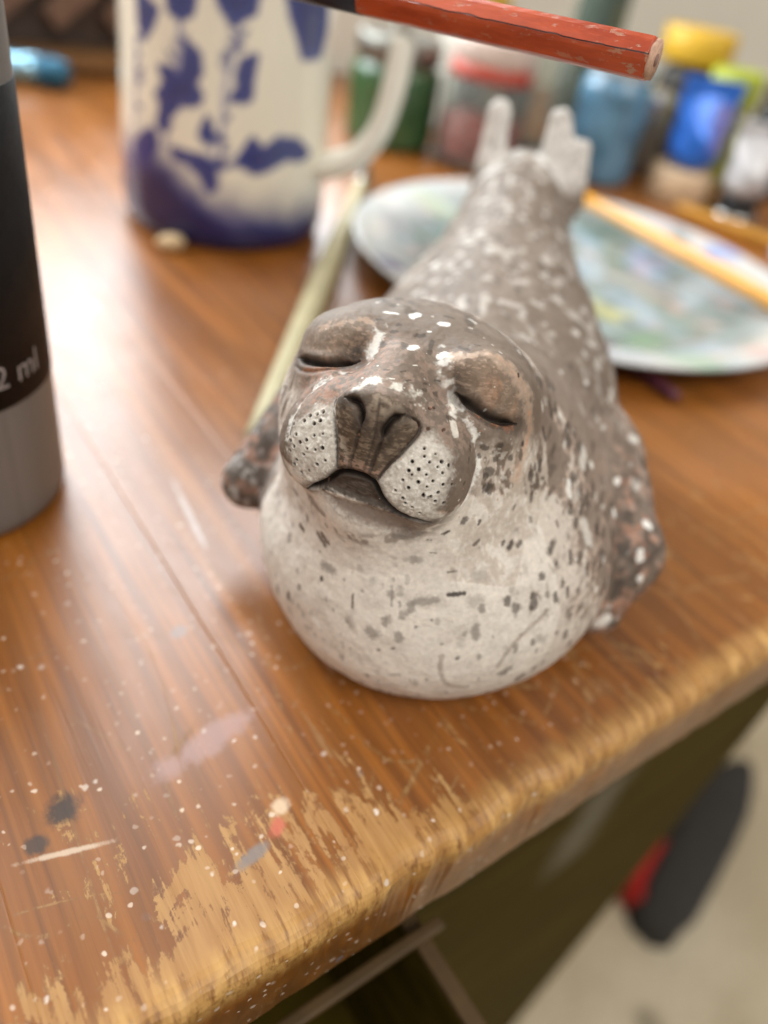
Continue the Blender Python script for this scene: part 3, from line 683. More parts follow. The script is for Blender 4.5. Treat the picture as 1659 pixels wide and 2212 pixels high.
ARCS = [
 [(17.9, 109.6, 27.8), (18.6, 109.2, 22.9), (21.7, 110.3, 18.1), (25.8, 111.7, 17.1)],
 [(38.5, 120.6, 36.0), (35.1, 116.9, 33.1), (32.2, 114.2, 29.7), (30.6, 112.7, 24.8)],
 [(58.7, 149.5, 32.1), (51.2, 133.9, 34.9), (49.3, 128.8, 31.1), (49.0, 127.0, 25.1)],
]
def build_seal_mesh():
    P, Q = surface_nets(seal_sdf, (-50, 100, -4), (90, 335, 108), 2.3)
    P, Q, _ = split_quads(P, Q); P = project(seal_sdf, P)
    P, Q, _ = split_quads(P, Q); P = project(seal_sdf, P, 1)
    cen = P[Q].mean(1); hq = (cen - HC) @ HB.T
    k = len(P); P, Q, poly = split_quads(P, Q, (hq[:, 2] > 2) | (cen[:, 1] < 152) | ((hq[:, 2] > -16) & (hq[:, 1] > -2))); P = project(seal_sdf, P, 1, k)
    cen = P[Q].mean(1); hq = (cen - HC) @ HB.T
    k = len(P); P, Q, poly2 = split_quads(P, Q, (hq[:, 2] > 14) & (hq[:, 1] > -20) & (hq[:, 1] < 20)); P = project(seal_sdf, P, 1, k)
    poly += poly2
    N = grad(seal_sdf, P)
    q = (P - HC) @ HB.T
    nf = np.where((q[:, 2] > 2) & (np.abs(q[:, 0]) < 33) & (np.abs(q[:, 1]) < 27))[0]       # face vertices
    F = P[nf]; fq = q[nf]
    # ---------------- sculpting: depth pressed into the clay
    dep = np.zeros(len(P)); df = np.zeros(len(F))
    LD = {k: line_dist(F, smooth_line(v, 2)) for k, v in LINES.items()}
    PD = {k: poly_sd(fq[:, :2], v) for k, v in POLYS.items()}
    front = fq[:, 2] > 10
    def groove(k, wdt, dp, taper=0.25):
        d, s = LD[k]; w_ = wdt * np.clip(np.minimum(s, 1 - s) / taper, 0.25, 1)
        return dp * np.exp(-(d / w_) ** 2) * np.clip(np.minimum(s, 1 - s) / (taper * 0.6), 0.15, 1)
    for k, wd, dp in (('mouth', .55, 1.9), ('slit_a', .70, 2.0), ('slit_b', .74, 2.0), ('nostril_a', .68, 1.9), ('nostril_b', .72, 1.9),
                      ('furrow_a', .40, .35), ('furrow_b', .40, .45), ('philtrum', .35, .28), ('side_a', .35, .55), ('side_b', .38, .6),
                      ('under_a', .5, .3), ('under_b', .5, .4), ('ring_a', .7, .35), ('ring_b', .8, .45)):
        df = np.maximum(df, groove(k, wd, dp, .09 if k == 'mouth' else .25))
    df -= 0.22 * sstep(1.5, 0, np.abs(LD['slit_a'][0] - 1.5)) * (PD['lid_a'] < 0) + 0.22 * sstep(1.5, 0, np.abs(LD['slit_b'][0] - 1.5)) * (PD['lid_b'] < 0)
    for k in ('slit_a', 'slit_b'):                                     # sockets sink towards the inner corners
        c0 = np.array(LINES[k][-1] if k == 'slit_a' else LINES[k][0]); df += 1.3 * np.exp(-(np.linalg.norm(F - c0, axis=1) / 4.2) ** 2)
    df += 0.7 * sstep(0.4, -1.2, np.minimum(PD['lip'], PD['chin'])) * front
    # the wings of the nose stand a little proud
    for k in ('side_b', 'side_a'):
        df -= 0.25 * np.exp(-((LD[k][0] - 1.4) / 0.8) ** 2) * (PD['nose'] < 0)
    rr = random.Random(5)
    for c in PITS:
        s = rr.uniform(.17, .34); d = np.linalg.norm(F - np.array(c), axis=1)
        df += rr.uniform(.75, 1.0) * np.exp(-(d / s) ** 4) - 0.12 * np.exp(-((d - .5) / .18) ** 2)
    for c in FLAWS:
        d = np.linalg.norm(F - np.array(c), axis=1) + (vnoise(F, 2.5, 3) - .5) * .5
        df += 0.45 * sstep(.45, .15, d)
    dep[nf] = df
    # hand-modelled unevenness everywhere
    lump = (fbm(P, 0.10, 2, 2) - .5) * 1.0 + (fbm(P, 0.45, 9, 2) - .5) * .28 + (vnoise(P, 1.9, 21) - .5) * 0.07
    grain_pad = np.zeros(len(P)); grain_pad[nf] = sstep(.6, -.6, np.minimum(PD['pad_a'], PD['pad_b'])) * front
    lump += grain_pad * (vnoise(P, 1.6, 33) - .5) * .22
    # toes scored into the hind flippers
    toe = sstep(78, 84, P[:, 2]) * (P[:, 1] > 300) * (0.3 * np.exp(-(((P[:, 0] * 1.25) % 5 - 2.5) / .7) ** 2))
    P2 = P - N * (dep + toe)[:, None] + N * lump[:, None]
    P2[:, 2] = np.maximum(P2[:, 2], 0.15)
    # ---------------- painting
    pale, taupe, dark, white, nosec = srgb(222, 212, 200), srgb(115, 101, 89), srgb(92, 80, 71), srgb(232, 228, 220), srgb(86, 72, 59)
    peach, orange, black, terra, grey = srgb(203, 154, 128), srgb(196, 120, 70), srgb(22, 18, 15), srgb(168, 122, 99), srgb(150, 142, 134)
    C = np.repeat(taupe[None], len(P), 0)
    def lay(mask, col, idx=None):
        mask = np.clip(mask, 0, 1)[:, None]
        if idx is None: C[:] = C * (1 - mask) + col * mask
        else: C[idx] = C[idx] * (1 - mask) + col * mask
    n1 = fbm(P, .16, 41); n2 = fbm(P, .7, 51); n3 = fbm(P, 2.2, 61, 2)
    lay((n1 - .42) * 1.6, srgb(130, 116, 103)); lay((.5 - n2) * 1.2, srgb(112, 99, 88))
    # pale throat, chest and belly
    vx, vy = P[:, 0] - 15, P[:, 1] - 176
    cosa = (-.34 * vx - .94 * vy) / np.maximum(np.hypot(vx, vy), 1)
    t = (cosa - .52 + .16 * sstep(0, 30, vx)) * 1.1 + (n1 - .5) * .50 + (n2 - .5) * .36 + .30 * sstep(34, 8, P[:, 2]) - .95 * sstep(-11, -3, q[:, 1] + .35 * (q[:, 2] - 24).clip(0, 10)) * sstep(-8, 2, q[:, 2])
    t -= .6 * sstep(205, 240, P[:, 1])
    paint = sstep(.10, .32, t)
    lay(sstep(.02, .22, t) * sstep(.42, .55, n2) * .8, srgb(196, 165, 146))
    lay(paint, pale)
    lay(paint * sstep(.52, .62, n2) * .45, srgb(222, 214, 204)); lay(paint * sstep(.50, .30, n1) * .25, srgb(178, 168, 158))
    lay(paint * sstep(.56, .66, fbm(P * np.array([.5, .5, 1.6]), .8, 77)) * .15, srgb(164, 150, 138))
    # hind flippers: whitish grey
    hf = sstep(70, 76, P[:, 2] + (n2 - .5) * 8) * (P[:, 1] > 298) * sstep(0.15, 0.5, np.abs(N[:, 1]) + np.abs(N[:, 0]) * .5)
    lay(hf * .95, srgb(226, 222, 216)); lay(hf * sstep(.5, .65, n2) * .5, srgb(150, 142, 136))
    # terracotta left bare on the flank and the fore flipper
    flank = sstep(38, 56, P[:, 0]) * sstep(215, 165, P[:, 1]) * sstep(64, 40, P[:, 2])
    lay(flank * sstep(.54, .64, fbm(P, .33, 91)) * .6, srgb(198, 166, 148))
    lay(sstep(54, 62, P[:, 0]) * sstep(175, 160, P[:, 1]) * sstep(.40, .52, fbm(P, .28, 93)) * .85, srgb(88, 74, 66))
    lay(sstep(54, 62, P[:, 0]) * sstep(185, 165, P[:, 1]) * sstep(.57, .64, fbm(P, .42, 95)) * .7, terra)
    lay((P[:, 0] > 48) * (P[:, 1] < 157) * sstep(9, 5, P[:, 2]) * .8, srgb(190, 160, 145))
    lf = sstep(-24, -30, P[:, 0]) * (P[:, 1] > 145) * (P[:, 1] < 190)
    lay(lf * .9, srgb(80, 67, 58)); lay(lf * sstep(.62, .68, n2) * .7, srgb(196, 190, 184)); lay(lf * sstep(.56, .64, fbm(P, .3, 97)) * .6, terra)
    back = (1 - paint) * sstep(-6, 6, P[:, 2] - 22) * (1 - sstep(2, 8, q[:, 2]) * (np.abs(q[:, 0]) < 31) * (q[:, 1] > -20))
    b1, b2, b3 = fbm(P * np.array([1.25, .8, 1.25]), .30, 101), fbm(P * np.array([1.2, .8, 1.2]), .52, 111), fbm(P, .20, 121)
    back = back * (1 - hf)
    lay(back * sstep(.50, .66, b3) * .3, srgb(150, 137, 126)); lay(back * sstep(.55, .65, b2) * .5, srgb(104, 92, 83))
    lay(back * sstep(165, 200, P[:, 1]) * sstep(.58, .68, b1) * .55, srgb(196, 188, 178))
    fb = sstep(20, 40, P[:, 0]) * sstep(60, 52, P[:, 0]) * sstep(190, 165, P[:, 1]) * (q[:, 2] < 6)
    lay(fb * .35, srgb(170, 152, 138))
    # ---- spots
    order = np.argsort(P[:, 1]); ys = P[order, 1]
    tone = {'w': (white, .92), 'c': (srgb(214, 206, 194), .85), 'W': (srgb(222, 217, 208), .85), 'd': (srgb(78, 68, 60), .78), 'D': (srgb(48, 42, 38), .9), 'g': (srgb(132, 124, 116), .72), 'G': (srgb(160, 152, 143), .6)}
    wob = (n3 - .5)
    def spot(a, b, r, kind, k=1.0):
        a = np.asarray(a, float); b = np.asarray(b, float)
        lo = np.searchsorted(ys, min(a[1], b[1]) - r * 1.8); hi = np.searchsorted(ys, max(a[1], b[1]) + r * 1.8)
        ix = order[lo:hi]; 
        ix = ix[(np.abs(P[ix, 0] - (a[0] + b[0]) / 2) < r * 3 + abs(a[0] - b[0])) & (np.abs(P[ix, 2] - (a[2] + b[2]) / 2) < r * 3 + abs(a[2] - b[2]))]
        if not len(ix): return
        d, _ = seg_dist(P[ix], a, b); d = d + wob[ix] * r * (.6 if kind in 'wcD' else .85)
        col, al = tone[kind]
        sft = {'g': .55, 'G': .7, 'd': .4, 'W': .4}.get(kind, .25)
        lay(sstep(r, r * (1 - sft) - .08, d) * al * k, col, ix)
    rs = np.random.RandomState(7)
    cand = rs.permutation(len(P)); placed = []
    want = {'back_d': 520, 'back_w': 330, 'chest': 560}
    tot = dict.fromkeys(want, 0)
    for i in cand[:12000]:
        p, n = P[i], N[i]; hqv = q[i]
        if hqv[2] > 3 and abs(hqv[0]) < 29 and -22 < hqv[1] < 20: continue
        isp = paint[i] > .5
        if isp: kind = 'chest'
        elif n[2] < -.1 or hf[i] > .4: continue
        else: kind = 'back_w' if rs.rand() < (.45 if p[1] > 175 else .14) else 'back_d'
        if tot[kind] >= want[kind]: continue
        tot[kind] += 1
        g = np.array([.15, -1, .1]) if kind != 'chest' else np.array([.3, -.2, -1.])
        g = g - n * (g @ n); g /= np.linalg.norm(g) + 1e-9
        if kind == 'back_w':
            r = rs.choice([.35, .6, .9, 1.3, 1.8], p=[.3, .3, .2, .13, .07]) * rs.uniform(.8, 1.2); e = rs.uniform(.0, 1.1) * r; g = g + .8 * rs.randn(3); g -= n * (g @ n); g /= np.linalg.norm(g) + 1e-9
            spot(p - g * e, p + g * e, r, 'w' if r < .7 else 'W', rs.uniform(.3, 1))
        elif kind == 'back_d':
            r = rs.uniform(.5, 1.5); e = rs.uniform(.3, 1.6)
            spot(p - g * e, p + g * e, r, 'd', rs.uniform(.35, .9))
        else:
            side = sstep(15, 48, p[0])
            r = rs.uniform(.18, .42) if rs.rand() < .55 - .25 * side else rs.uniform(.5, 1.15)
            e = rs.uniform(.0, .7)
            if side < .3 and rs.rand() < .35: continue
            spot(p - g * e, p + g * e, r, 'd' if rs.rand() < .3 + .5 * side else 'g', rs.uniform(.35, .95))
    for a in ARCS:
        d, _ = line_dist(P, smooth_line(a)); lay(sstep(.75, .35, d + wob * .5) * .55, srgb(140, 124, 112))
    # ---- the face
    fn1, fn2, fn3 = fbm(F, .35, 11), fbm(F, .9, 12), fbm(F, 2.6, 13, 2)
    streak = fbm(F * np.array([.6, .6, 2.2]), 1.6, 14)
    on = lambda k, e0=.5, e1=-.5, j=1.0: sstep(e0, e1, PD[k] + (fn2 - .5) * 1.6 * j + (fn3 - .5) * .9 * j) * front
    ln = lambda k, w_, j=1.0: sstep(w_, w_ * .35, LD[k][0] + (fn2 - .5) * 1.3 * j + (fn3 - .5) * .6 * j)
    muzz = sstep(2, 8, fq[:, 2] - 12) * sstep(24, 19, np.hypot(fq[:, 0], fq[:, 1] + 5))
    upm = muzz * sstep(-2, 3, fq[:, 1])
    lay(upm * sstep(.45, .6, fn2) * .45, srgb(163, 138, 122), nf)
    lay(upm * sstep(2, -8, fq[:, 0]) * sstep(.45, .6, streak) * .5, terra, nf)
    cheek = sstep(16, 19, np.abs(fq[:, 0])) * sstep(5, -1, fq[:, 1]) * sstep(25, 20, fq[:, 2])
    lay(cheek * sstep(.36, .50, fbm(F * np.array([1.3, 1.3, .6]), .45, 19)) * .85, srgb(192, 178, 164), nf)
    lay(cheek * sstep(.55, .64, fn2) * .5, srgb(222, 214, 204), nf)
    rim = sstep(19.5, 17.5, np.hypot(fq[:, 0] * .95, fq[:, 1] + 5)) * sstep(14.5, 16.5, np.hypot(fq[:, 0] * .95, fq[:, 1] + 5)) * sstep(6, -2, fq[:, 1]) * (fq[:, 2] > 12)
    lay(rim * sstep(.40, .54, fn1) * .65, srgb(104, 89, 78), nf)  # dark crease round the muzzle, its shade put into the paint
    lay(on('lid_a', 1.8, -2, 1.6) * .6, srgb(134, 114, 95), nf); lay(on('lid_b', 1.8, -2, 1.6) * .6, srgb(138, 117, 97), nf)
    lay(on('lid_b', .5, -1.5) * sstep(14, 19, fq[:, 0]) * sstep(.45, .6, fn1) * .42, srgb(172, 128, 96), nf); lay(on('lid_a', .5, -1.5) * sstep(-13, -18, fq[:, 0]) * sstep(.45, .6, fn1) * .3, srgb(172, 136, 108), nf)
    for k, s in (('lid_a', 'slit_a'), ('lid_b', 'slit_b')):
        inner = sstep(15.5, 9.5, np.abs(fq[:, 0]))
        lay(on(k, .8, -1) * inner * sstep(8.5, 1.5, LD[s][0]) * sstep(.25, .45, fn2) * .95, srgb(56, 47, 40), nf)  # socket shade painted into the inner lid corners
        lay(on(k, .6, -.6) * sstep(.54, .66, streak) * .35, srgb(186, 158, 138), nf)
        lay(on(k, .6, -.6) * sstep(.52, .42, fn2) * .45, srgb(104, 86, 72), nf)
    for k, w_, c, a in (('peach_a', 1.0, srgb(196, 166, 142), .45), ('peach_b', 1.4, srgb(216, 190, 170), .6), ('orange_b', .7, srgb(180, 128, 94), .35), ('white_a', 1.3, white, .75), ('white_b', 1.6, white, .6),
                        ('ring_a', .8, white, .75), ('ring_b', .75, white, .55), ('white_nose', 1.25, srgb(222, 216, 204), .85), ('white_c', .95, srgb(226, 220, 210), .8),
                        ('white_d', .55, white, .7), ('peach_u', .9, srgb(188, 128, 92), .75), ('peach_v', .75, srgb(198, 134, 98), .8)):
        lay(ln(k, w_ * 1.25, 1.5) * sstep(.36, .56, fbm(F, .55, 17)) * a, c, nf)
    d, s = LD['orange_b']; lay(sstep(2.6, .6, d + (fn2 - .5) * 4) * .35, srgb(214, 188, 166), nf); lay(ln('orange_b', .6, 1.4) * sstep(.25, .5, s) * sstep(.42, .58, fn2) * .6, srgb(190, 122, 80), nf)
    lay(on('pad_a', 1.3, -1.1, 1.2) * .92, srgb(205, 198, 187), nf); lay(on('pad_b', 1.3, -1.1, 1.2) * .92, srgb(205, 198, 187), nf)
    padm = np.maximum(on('pad_a', 0, -1), on('pad_b', 0, -1))
    lay(padm * sstep(.52, .66, fn3) * .55, srgb(228, 223, 214), nf); lay(padm * sstep(.50, .36, fn2) * .55, srgb(170, 160, 148), nf); lay(padm * sstep(.58, .66, fbm(F, 1.4, 27)) * .4, srgb(150, 138, 126), nf)
    lay(on('nose', .3, -.4, .6), nosec, nf)
    nm = on('nose', 0, -.8)
    lay(nm * sstep(.46, .62, streak) * .6, srgb(134, 116, 98), nf); lay(nm * sstep(.48, .36, fn2) * .5, srgb(68, 56, 47), nf)
    lay(nm * sstep(3.0, 5.5, fq[:, 1]) * sstep(-5, 0, fq[:, 0]) * sstep(.32, .5, fn1) * .75, srgb(152, 136, 118), nf)
    lay(nm * sstep(2.6, .5, LD['side_a'][0]) * sstep(.45, .55, fn2) * .7, srgb(186, 172, 156), nf)
    lay(nm * sstep(-3.5, -6.5, fq[:, 1]) * sstep(.45, .55, streak) * .55, srgb(178, 138, 118), nf)
    lay(on('chin', 1.2, -1.2) * .8, srgb(112, 94, 82), nf); lay(on('lip', .8, -.3, .7) * .95, srgb(66, 57, 50), nf)
    lay(on('lip', .2, -.6) * sstep(.52, .64, streak) * .4, srgb(112, 100, 90), nf)
    # dark washes in the modelled lines, with crease shade painted in
    for k, w_, a in (('mouth', .80, .98), ('slit_a', .95, .96), ('slit_b', 1.0, .96), ('nostril_a', .95, .97), ('nostril_b', 1.0, .97)):
        d, s = LD[k]; tp = np.clip(np.minimum(s, 1 - s) / (.09 if k == 'mouth' else .2), .35, 1)
        lay(sstep(w_ * tp, w_ * tp * .45, d) * a, black, nf)
        lay(sstep(w_ * 2.9, w_ * .8, d + (fn3 - .5) * .9) * .6, srgb(58, 48, 41), nf)
    for k, w_, a in (('furrow_a', .6, .7), ('furrow_b', .6, .75), ('philtrum', .45, .55), ('side_a', .4, .75), ('side_b', .5, .8), ('under_a', .5, .4), ('under_b', .5, .4)):
        lay(sstep(w_, w_ * .3, LD[k][0] + (fn3 - .5) * .4) * a, srgb(56, 46, 40), nf)
    for a, b, r, k in SPOTS: spot(a, b, r, k)
    rr = random.Random(5)
    for c in PITS:
        s = rr.uniform(.17, .34); rr.uniform(0, 1)
        d = np.linalg.norm(F - np.array(c), axis=1); lay(sstep(s * 1.35, s * .7, d) * .93, srgb(40, 33, 28), nf)
    for c in FLAWS:
        d = np.linalg.norm(F - np.array(c), axis=1) + (vnoise(F, 2.5, 3) - .5) * .5; lay(sstep(.5, .2, d) * .7, srgb(84, 56, 44), nf)
    fl = rs.choice(len(F), 170, replace=False)                     # flecks of paint
    for i in fl:
        d = np.linalg.norm(F - F[i], axis=1)
        lay(sstep(rs.uniform(.14, .45), .05, d + (fn3 - .5) * .3) * rs.uniform(.25, .8), [dark, white, terra, pale][rs.randint(4)], nf)
    C[:] = C * (1 + (vnoise(P, 3.1, 71)[:, None] - .5) * .14)
    me = bpy.data.meshes.new('seal_figurine')
    me.from_pydata((P2 / 1000).tolist(), [], Q.tolist() + poly)
    me.polygons.foreach_set('use_smooth', np.ones(len(me.polygons), bool))
    at = me.color_attributes.new('paint', 'FLOAT_COLOR', 'POINT')
    at.data.foreach_set('color', np.concatenate([np.clip(C, 0, 1), np.ones((len(C), 1))], 1).astype(np.float32).ravel())
    return me
JUG_LEAVES = [[(-94.9, 87.4), (-88.9, 83.9), (-88.3, 77.6), (-91.3, 73.5), (-87.7, 68.4), (-88.9, 65.4), (-98.9, 63.7), (-104.5, 57.8), (-106.1, 51.5), (-110.6, 52.6), (-108.6, 62.8), (-111.6, 65.1), (-105.6, 69.2), (-109.6, 75.9), (-104.0, 76.0), (-98.8, 73.2), (-96.2, 78.2)], [(-67.2, 83.9), (-60.9, 86.2), (-62.8, 77.8), (-63.0, 70.2), (-67.7, 68.9), (-71.3, 70.0), (-67.9, 73.6), (-69.3, 77.3)], [(-84.0, 59.3), (-81.6, 53.7), (-83.9, 50.3), (-87.0, 52.9)], [(-123.2, 45.6), (-113.9, 49.3), (-112.5, 44.0), (-118.1, 36.4), (-129.1, 30.3), (-129.3, 40.0)], [(-102.0, 44.2), (-94.0, 43.6), (-85.1, 43.0), (-80.1, 39.5), (-80.0, 30.9), (-82.4, 29.5), (-87.6, 36.3), (-94.0, 40.5), (-100.7, 41.3)], [(-66.6, 42.9), (-65.6, 47.1), (-60.9, 53.6), (-55.4, 48.6), (-46.1, 53.8), (-33.1, 52.2), (-24.1, 45.9), (-32.1, 44.5), (-40.8, 46.2), (-52.2, 41.2), (-58.8, 39.5)], [(-124.4, 101.5), (-111.6, 96.8), (-114.9, 91.0), (-120.2, 85.7), (-123.6, 89.6), (-124.1, 94.7)], [(-104.5, 104.6), (-91.3, 106.6), (-92.4, 99.0), (-98.4, 96.4), (-103.4, 98.1)], [(-80.2, 108.2), (-60.6, 110.4), (-62.4, 102.7), (-69.0, 99.5), (-76.8, 101.1)], [(-46.1, 111.6), (-15.6, 112.3), (-12.6, 97.7), (-18.3, 87.6), (-32.7, 87.1), (-37.0, 94.5), (-42.5, 103.3)]]
JUG_STEMS = [[(-70.1, 99.4), (-69.8, 90.8), (-74.0, 82.3), (-75.9, 65.2), (-76.4, 39.9)], [(-98.4, 97.2), (-98.6, 85.0), (-104.3, 63.7), (-106.3, 45.3)], [(-126.0, 84.7), (-129.5, 50.4)], [(-75.2, 40.0), (-66.8, 46.0)], [(-79.2, 54.0), (-82.6, 41.2)]]
# ------------------------------------------------------------------ the seal
def seal_material():
    n = NT('painted_clay'); c = n.attr('paint')
    a = n.noise(n.scale((1, 1, 1)), 900, 4, .6); b = n.noise(n.scale((1, 1, 1)), 2600, 2, .6)
    hs = n.t.nodes.new('ShaderNodeHueSaturation'); n.put(hs, 'Color', c); n.put(hs, 'Value', n.math('ADD', .72, n.math('MULTIPLY', a, .56))); c = hs.outputs[0]
    n.bump(n.math('ADD', n.math('MULTIPLY', a, .7), n.math('MULTIPLY', b, .3)), .30, .00022)
    return n.set(Base_Color=c, Roughness=n.math('ADD', .46, n.math('MULTIPLY', a, .25)), Specular_IOR_Level=.22)
seal = link('seal_figurine', build_seal_mesh(), None, seal_material())
tag(seal, 'hand-painted spotted clay seal with closed eyes lying on the desk', 'figurine')

# ------------------------------------------------------------------ the blue and cream jug
def jug_body():
    out = [(0, .0012), (.040, .0012), (.046, 0), (.0490, .0022), (.0508, .006), (.0514, .012)] + [(.0514 - .0022 * sstep(.01, .10, z) + .0006 * sstep(.10, .15, z), z) for z in np.linspace(.014, .150, 116)]
    prof = out + [(.0500, .1522), (.0478, .1520), (.0465, .148)] + [(.0462, z) for z in np.linspace(.14, .012, 8)] + [(.040, .006), (0, .006)]
    n = 300; me = lathe_mesh('jug_body', prof, n)
    co = np.empty(len(me.vertices) * 3); me.vertices.foreach_get('co', co); P = co.reshape(-1, 3) * 1000
    deg = np.degrees(np.arctan2(P[:, 1], P[:, 0])); fold = np.where(deg > 5, deg - 180, deg); r = np.hypot(P[:, 0], P[:, 1])
    xy = np.stack([np.radians(fold) * 50.5, P[:, 2]], 1); outer = (r > 47.3) | (P[:, 2] < 4)
    cream, blue, navy = srgb(228, 221, 202), srgb(22, 40, 116), srgb(12, 16, 62)
    C = np.repeat(cream[None], len(P), 0)
    def lay(m, c): m = np.clip(m * outer, 0, 1)[:, None]; C[:] = C * (1 - m) + c * m
    n1 = fbm(P, .12, 3); n2 = fbm(P, .35, 5)
    for s in JUG_STEMS:
        s2 = [(math.radians(a) * 50.5, z, 0) for a, z in s]
        d, _ = line_dist(np.c_[xy, np.zeros(len(xy))], smooth_line(s2)); lay(sstep(1.7, .5, d + (n2 - .5) * 1.5) * .7, srgb(96, 102, 156))
    lr = random.Random(8)                                             # small leaflets along the stems
    for s in JUG_STEMS:
        for k in range(len(s) * 3):
            i = lr.randrange(len(s) - 1); u = lr.random(); sg = lr.choice((-1, 1))
            a0 = math.radians(s[i][0] + u * (s[i + 1][0] - s[i][0])) * 50.5; z0 = s[i][1] + u * (s[i + 1][1] - s[i][1]); L = lr.uniform(3.5, 6.5)
            dd = poly_sd(xy, [(a0, z0), (a0 + sg * L * .45, z0 + 2.0), (a0 + sg * L, z0 + 1.2 + lr.uniform(-1, 2)), (a0 + sg * L * .5, z0 - .8)])
            lay(sstep(.7, -.2, dd + (n2 - .5) * 1.0) * lr.uniform(.45, .9), blue)
    for p in JUG_LEAVES:
        d = poly_sd(xy, [(math.radians(a) * 50.5, z) for a, z in p]); lay(sstep(2.4, 1.1, d + (n2 - .5) * 1.2) * .96, blue)
        lay(sstep(-1.2, -3, d + (n1 - .5) * 3) * .5, navy); lay(sstep(3.0, .5, d) * .12, srgb(120, 124, 170))
    zb = np.interp(fold, [-180, -150, -118, -105, -92, -80, -55, -30, 0, 5], [24, 36, 46, 40, 32, 26, 23, 21, 22, 22])
    e = P[:, 2] - zb + (n1 - .5) * 10
    lay(sstep(13, -13, e) * .97, blue); lay(sstep(-4, -18, e) * .8, navy)
    lay(sstep(149, 152, P[:, 2]) * .6, blue)
    at = me.color_attributes.new('paint', 'FLOAT_COLOR', 'POINT')
    at.data.foreach_set('color', np.concatenate([np.clip(C, 0, 1), np.ones((len(C), 1))], 1).astype(np.float32).ravel())
    return me
def glaze(name):
    n = NT(name); z = n.noise(n.scale((1, 1, 1)), 120, 3); n.bump(z, .05, .0006)
    return n.set(Base_Color=n.attr('paint'), Roughness=.22, Coat_Weight=.35, Coat_Roughness=.08)
jug = thing('jug', 'cream china jug with blue leaf pattern and blue sponged base', 'jug', (-.116, .4126, 0))
link('body', jug_body(), jug, glaze('jug_glaze'))
hp = smooth_line([(.046, -.004, .036), (.056, -.006, .039), (.068, -.008, .046), (.0765, -.009, .058), (.0805, -.0095, .072), (.0825, -.010, .090), (.083, -.010, .108), (.079, -.0095, .124), (.066, -.008, .134), (.046, -.006, .132)], 5)
link('handle', tube_mesh('handle', hp, [.0100 - .0022 * sstep(0, .35, k / len(hp)) for k in range(len(hp))], 20, .72), jug, plain('cream_glaze', (234, 230, 216), .2, var=.03, coat=.3))

# ------------------------------------------------------------------ the bottle cut off by the frame
BOT = (-.1228, .1624, 0)
bottle = thing('paint_bottle', 'silver grey bottle with black label marked in ml beside the jug', 'bottle', BOT)
def silver_mat():
    n = NT('silver_plastic'); z = n.noise(n.scale((260, 260, 4)), 1, 3); col = n.mix(z, tuple(srgb(104, 99, 94)), tuple(srgb(132, 128, 124)))
    return n.set(Base_Color=col, Roughness=.42, Metallic=.2)
link('body', lathe_mesh('bottle_body', [(0, .001), (.024, .001), (.0275, 0), (.0292, .0012), (.0300, .004)] + [(.0300, z) for z in np.linspace(.008, .125, 14)] + [(.0292, .131), (.026, .137), (.018, .142), (.011, .144), (.011, .150), (0, .150)], 72), bottle, silver_mat())
link('cap', lathe_mesh('bottle_cap', [(.0125, .1485), (.0128, .149), (.0128, .172), (.0118, .1745), (0, .1750)], 40), bottle, plain('black_plastic', (26, 25, 26), .4))
lm = NT('black_label'); z = lm.noise(lm.scale((1, 1, 1)), 45, 5, .6); q = lm.noise(lm.scale((1, 1, 1)), 700, 3)
lm.set(Base_Color=lm.mix(lm.step(z, .3, .75), tuple(srgb(12, 10, 11)), tuple(srgb(30, 26, 26))), Roughness=lm.math('ADD', .50, lm.math('MULTIPLY', q, .2)), Specular_IOR_Level=.2)
lab = link('label', lathe_mesh('bottle_label', [(.0299, .0385), (.03022, .0386), (.03022, .1075), (.0299, .1076)], 96), bottle, lm.m)
def lettering(txt, size, r, ang0, z0):
    cu = bpy.data.curves.new('txt', 'FONT'); cu.body = txt; cu.size = size; cu.resolution_u = 4; cu.extrude = 0
    ob = bpy.data.objects.new('txt', cu); COL.objects.link(ob); dg = bpy.context.evaluated_depsgraph_get(); me = bpy.data.meshes.new_from_object(ob.evaluated_get(dg))
    bpy.data.objects.remove(ob); bpy.data.curves.remove(cu)
    bm = bmesh.new(); bm.from_mesh(me); bmesh.ops.triangulate(bm, faces=bm.faces)
    for v_ in bm.verts:
        a = math.radians(ang0) + v_.co.x / r; v_.co = Vector((r * math.cos(a), r * math.sin(a), z0 + v_.co.y))
    bm.to_mesh(me); bm.free(); me.name = 'lettering'; return me
link('lettering', lettering('2 ml', .0088, .03031, -27.5, .0442), lab, plain('silver_ink', (150, 142, 140), .4, bump=0), smooth=False)

# ------------------------------------------------------------------ brush with the pale handle, lying behind the seal
def stick(name, label, p0, p1, r0, r1, mat, parts=(), cat='brush', n=18, r_mid=None):
    a, b = Vector(p0), Vector(p1); L = (b - a).length
    t = thing(name, label, cat, a, (b - a).to_track_quat('Y', 'Z').to_euler())
    ts = np.linspace(0, 1, 14); rs_ = [(r0 + (r1 - r0) * x) if r_mid is None else (r0 + (r_mid - r0) * sstep(0, .5, x) if x < .5 else r_mid + (r1 - r_mid) * sstep(.5, 1, x)) for x in ts]
    pts = [(0, L * x, 0) for x in ts]; pts = [(0, -.0012, 0)] + pts; rs_ = [float(rs_[0]) * .55] + [float(x) for x in rs_]
    link('handle', tube_mesh('handle', pts, rs_, n), t, mat)
    for nm, y0, y1, ra, rb, m in parts:
        yy = np.linspace(L + y0, L + y1, 6); rr_ = [ra + (rb - ra) * k / 5 for k in range(6)]
        link(nm, tube_mesh(nm, [(0, y, 0) for y in yy], rr_, n), t, m)
    return t
CHROME = plain('ferrule_metal', (190, 188, 184), .22, 1.0, var=.06, bump=0)
BRISTLE = plain('dark_bristles', (46, 36, 30), .7, var=.3, sc=400)
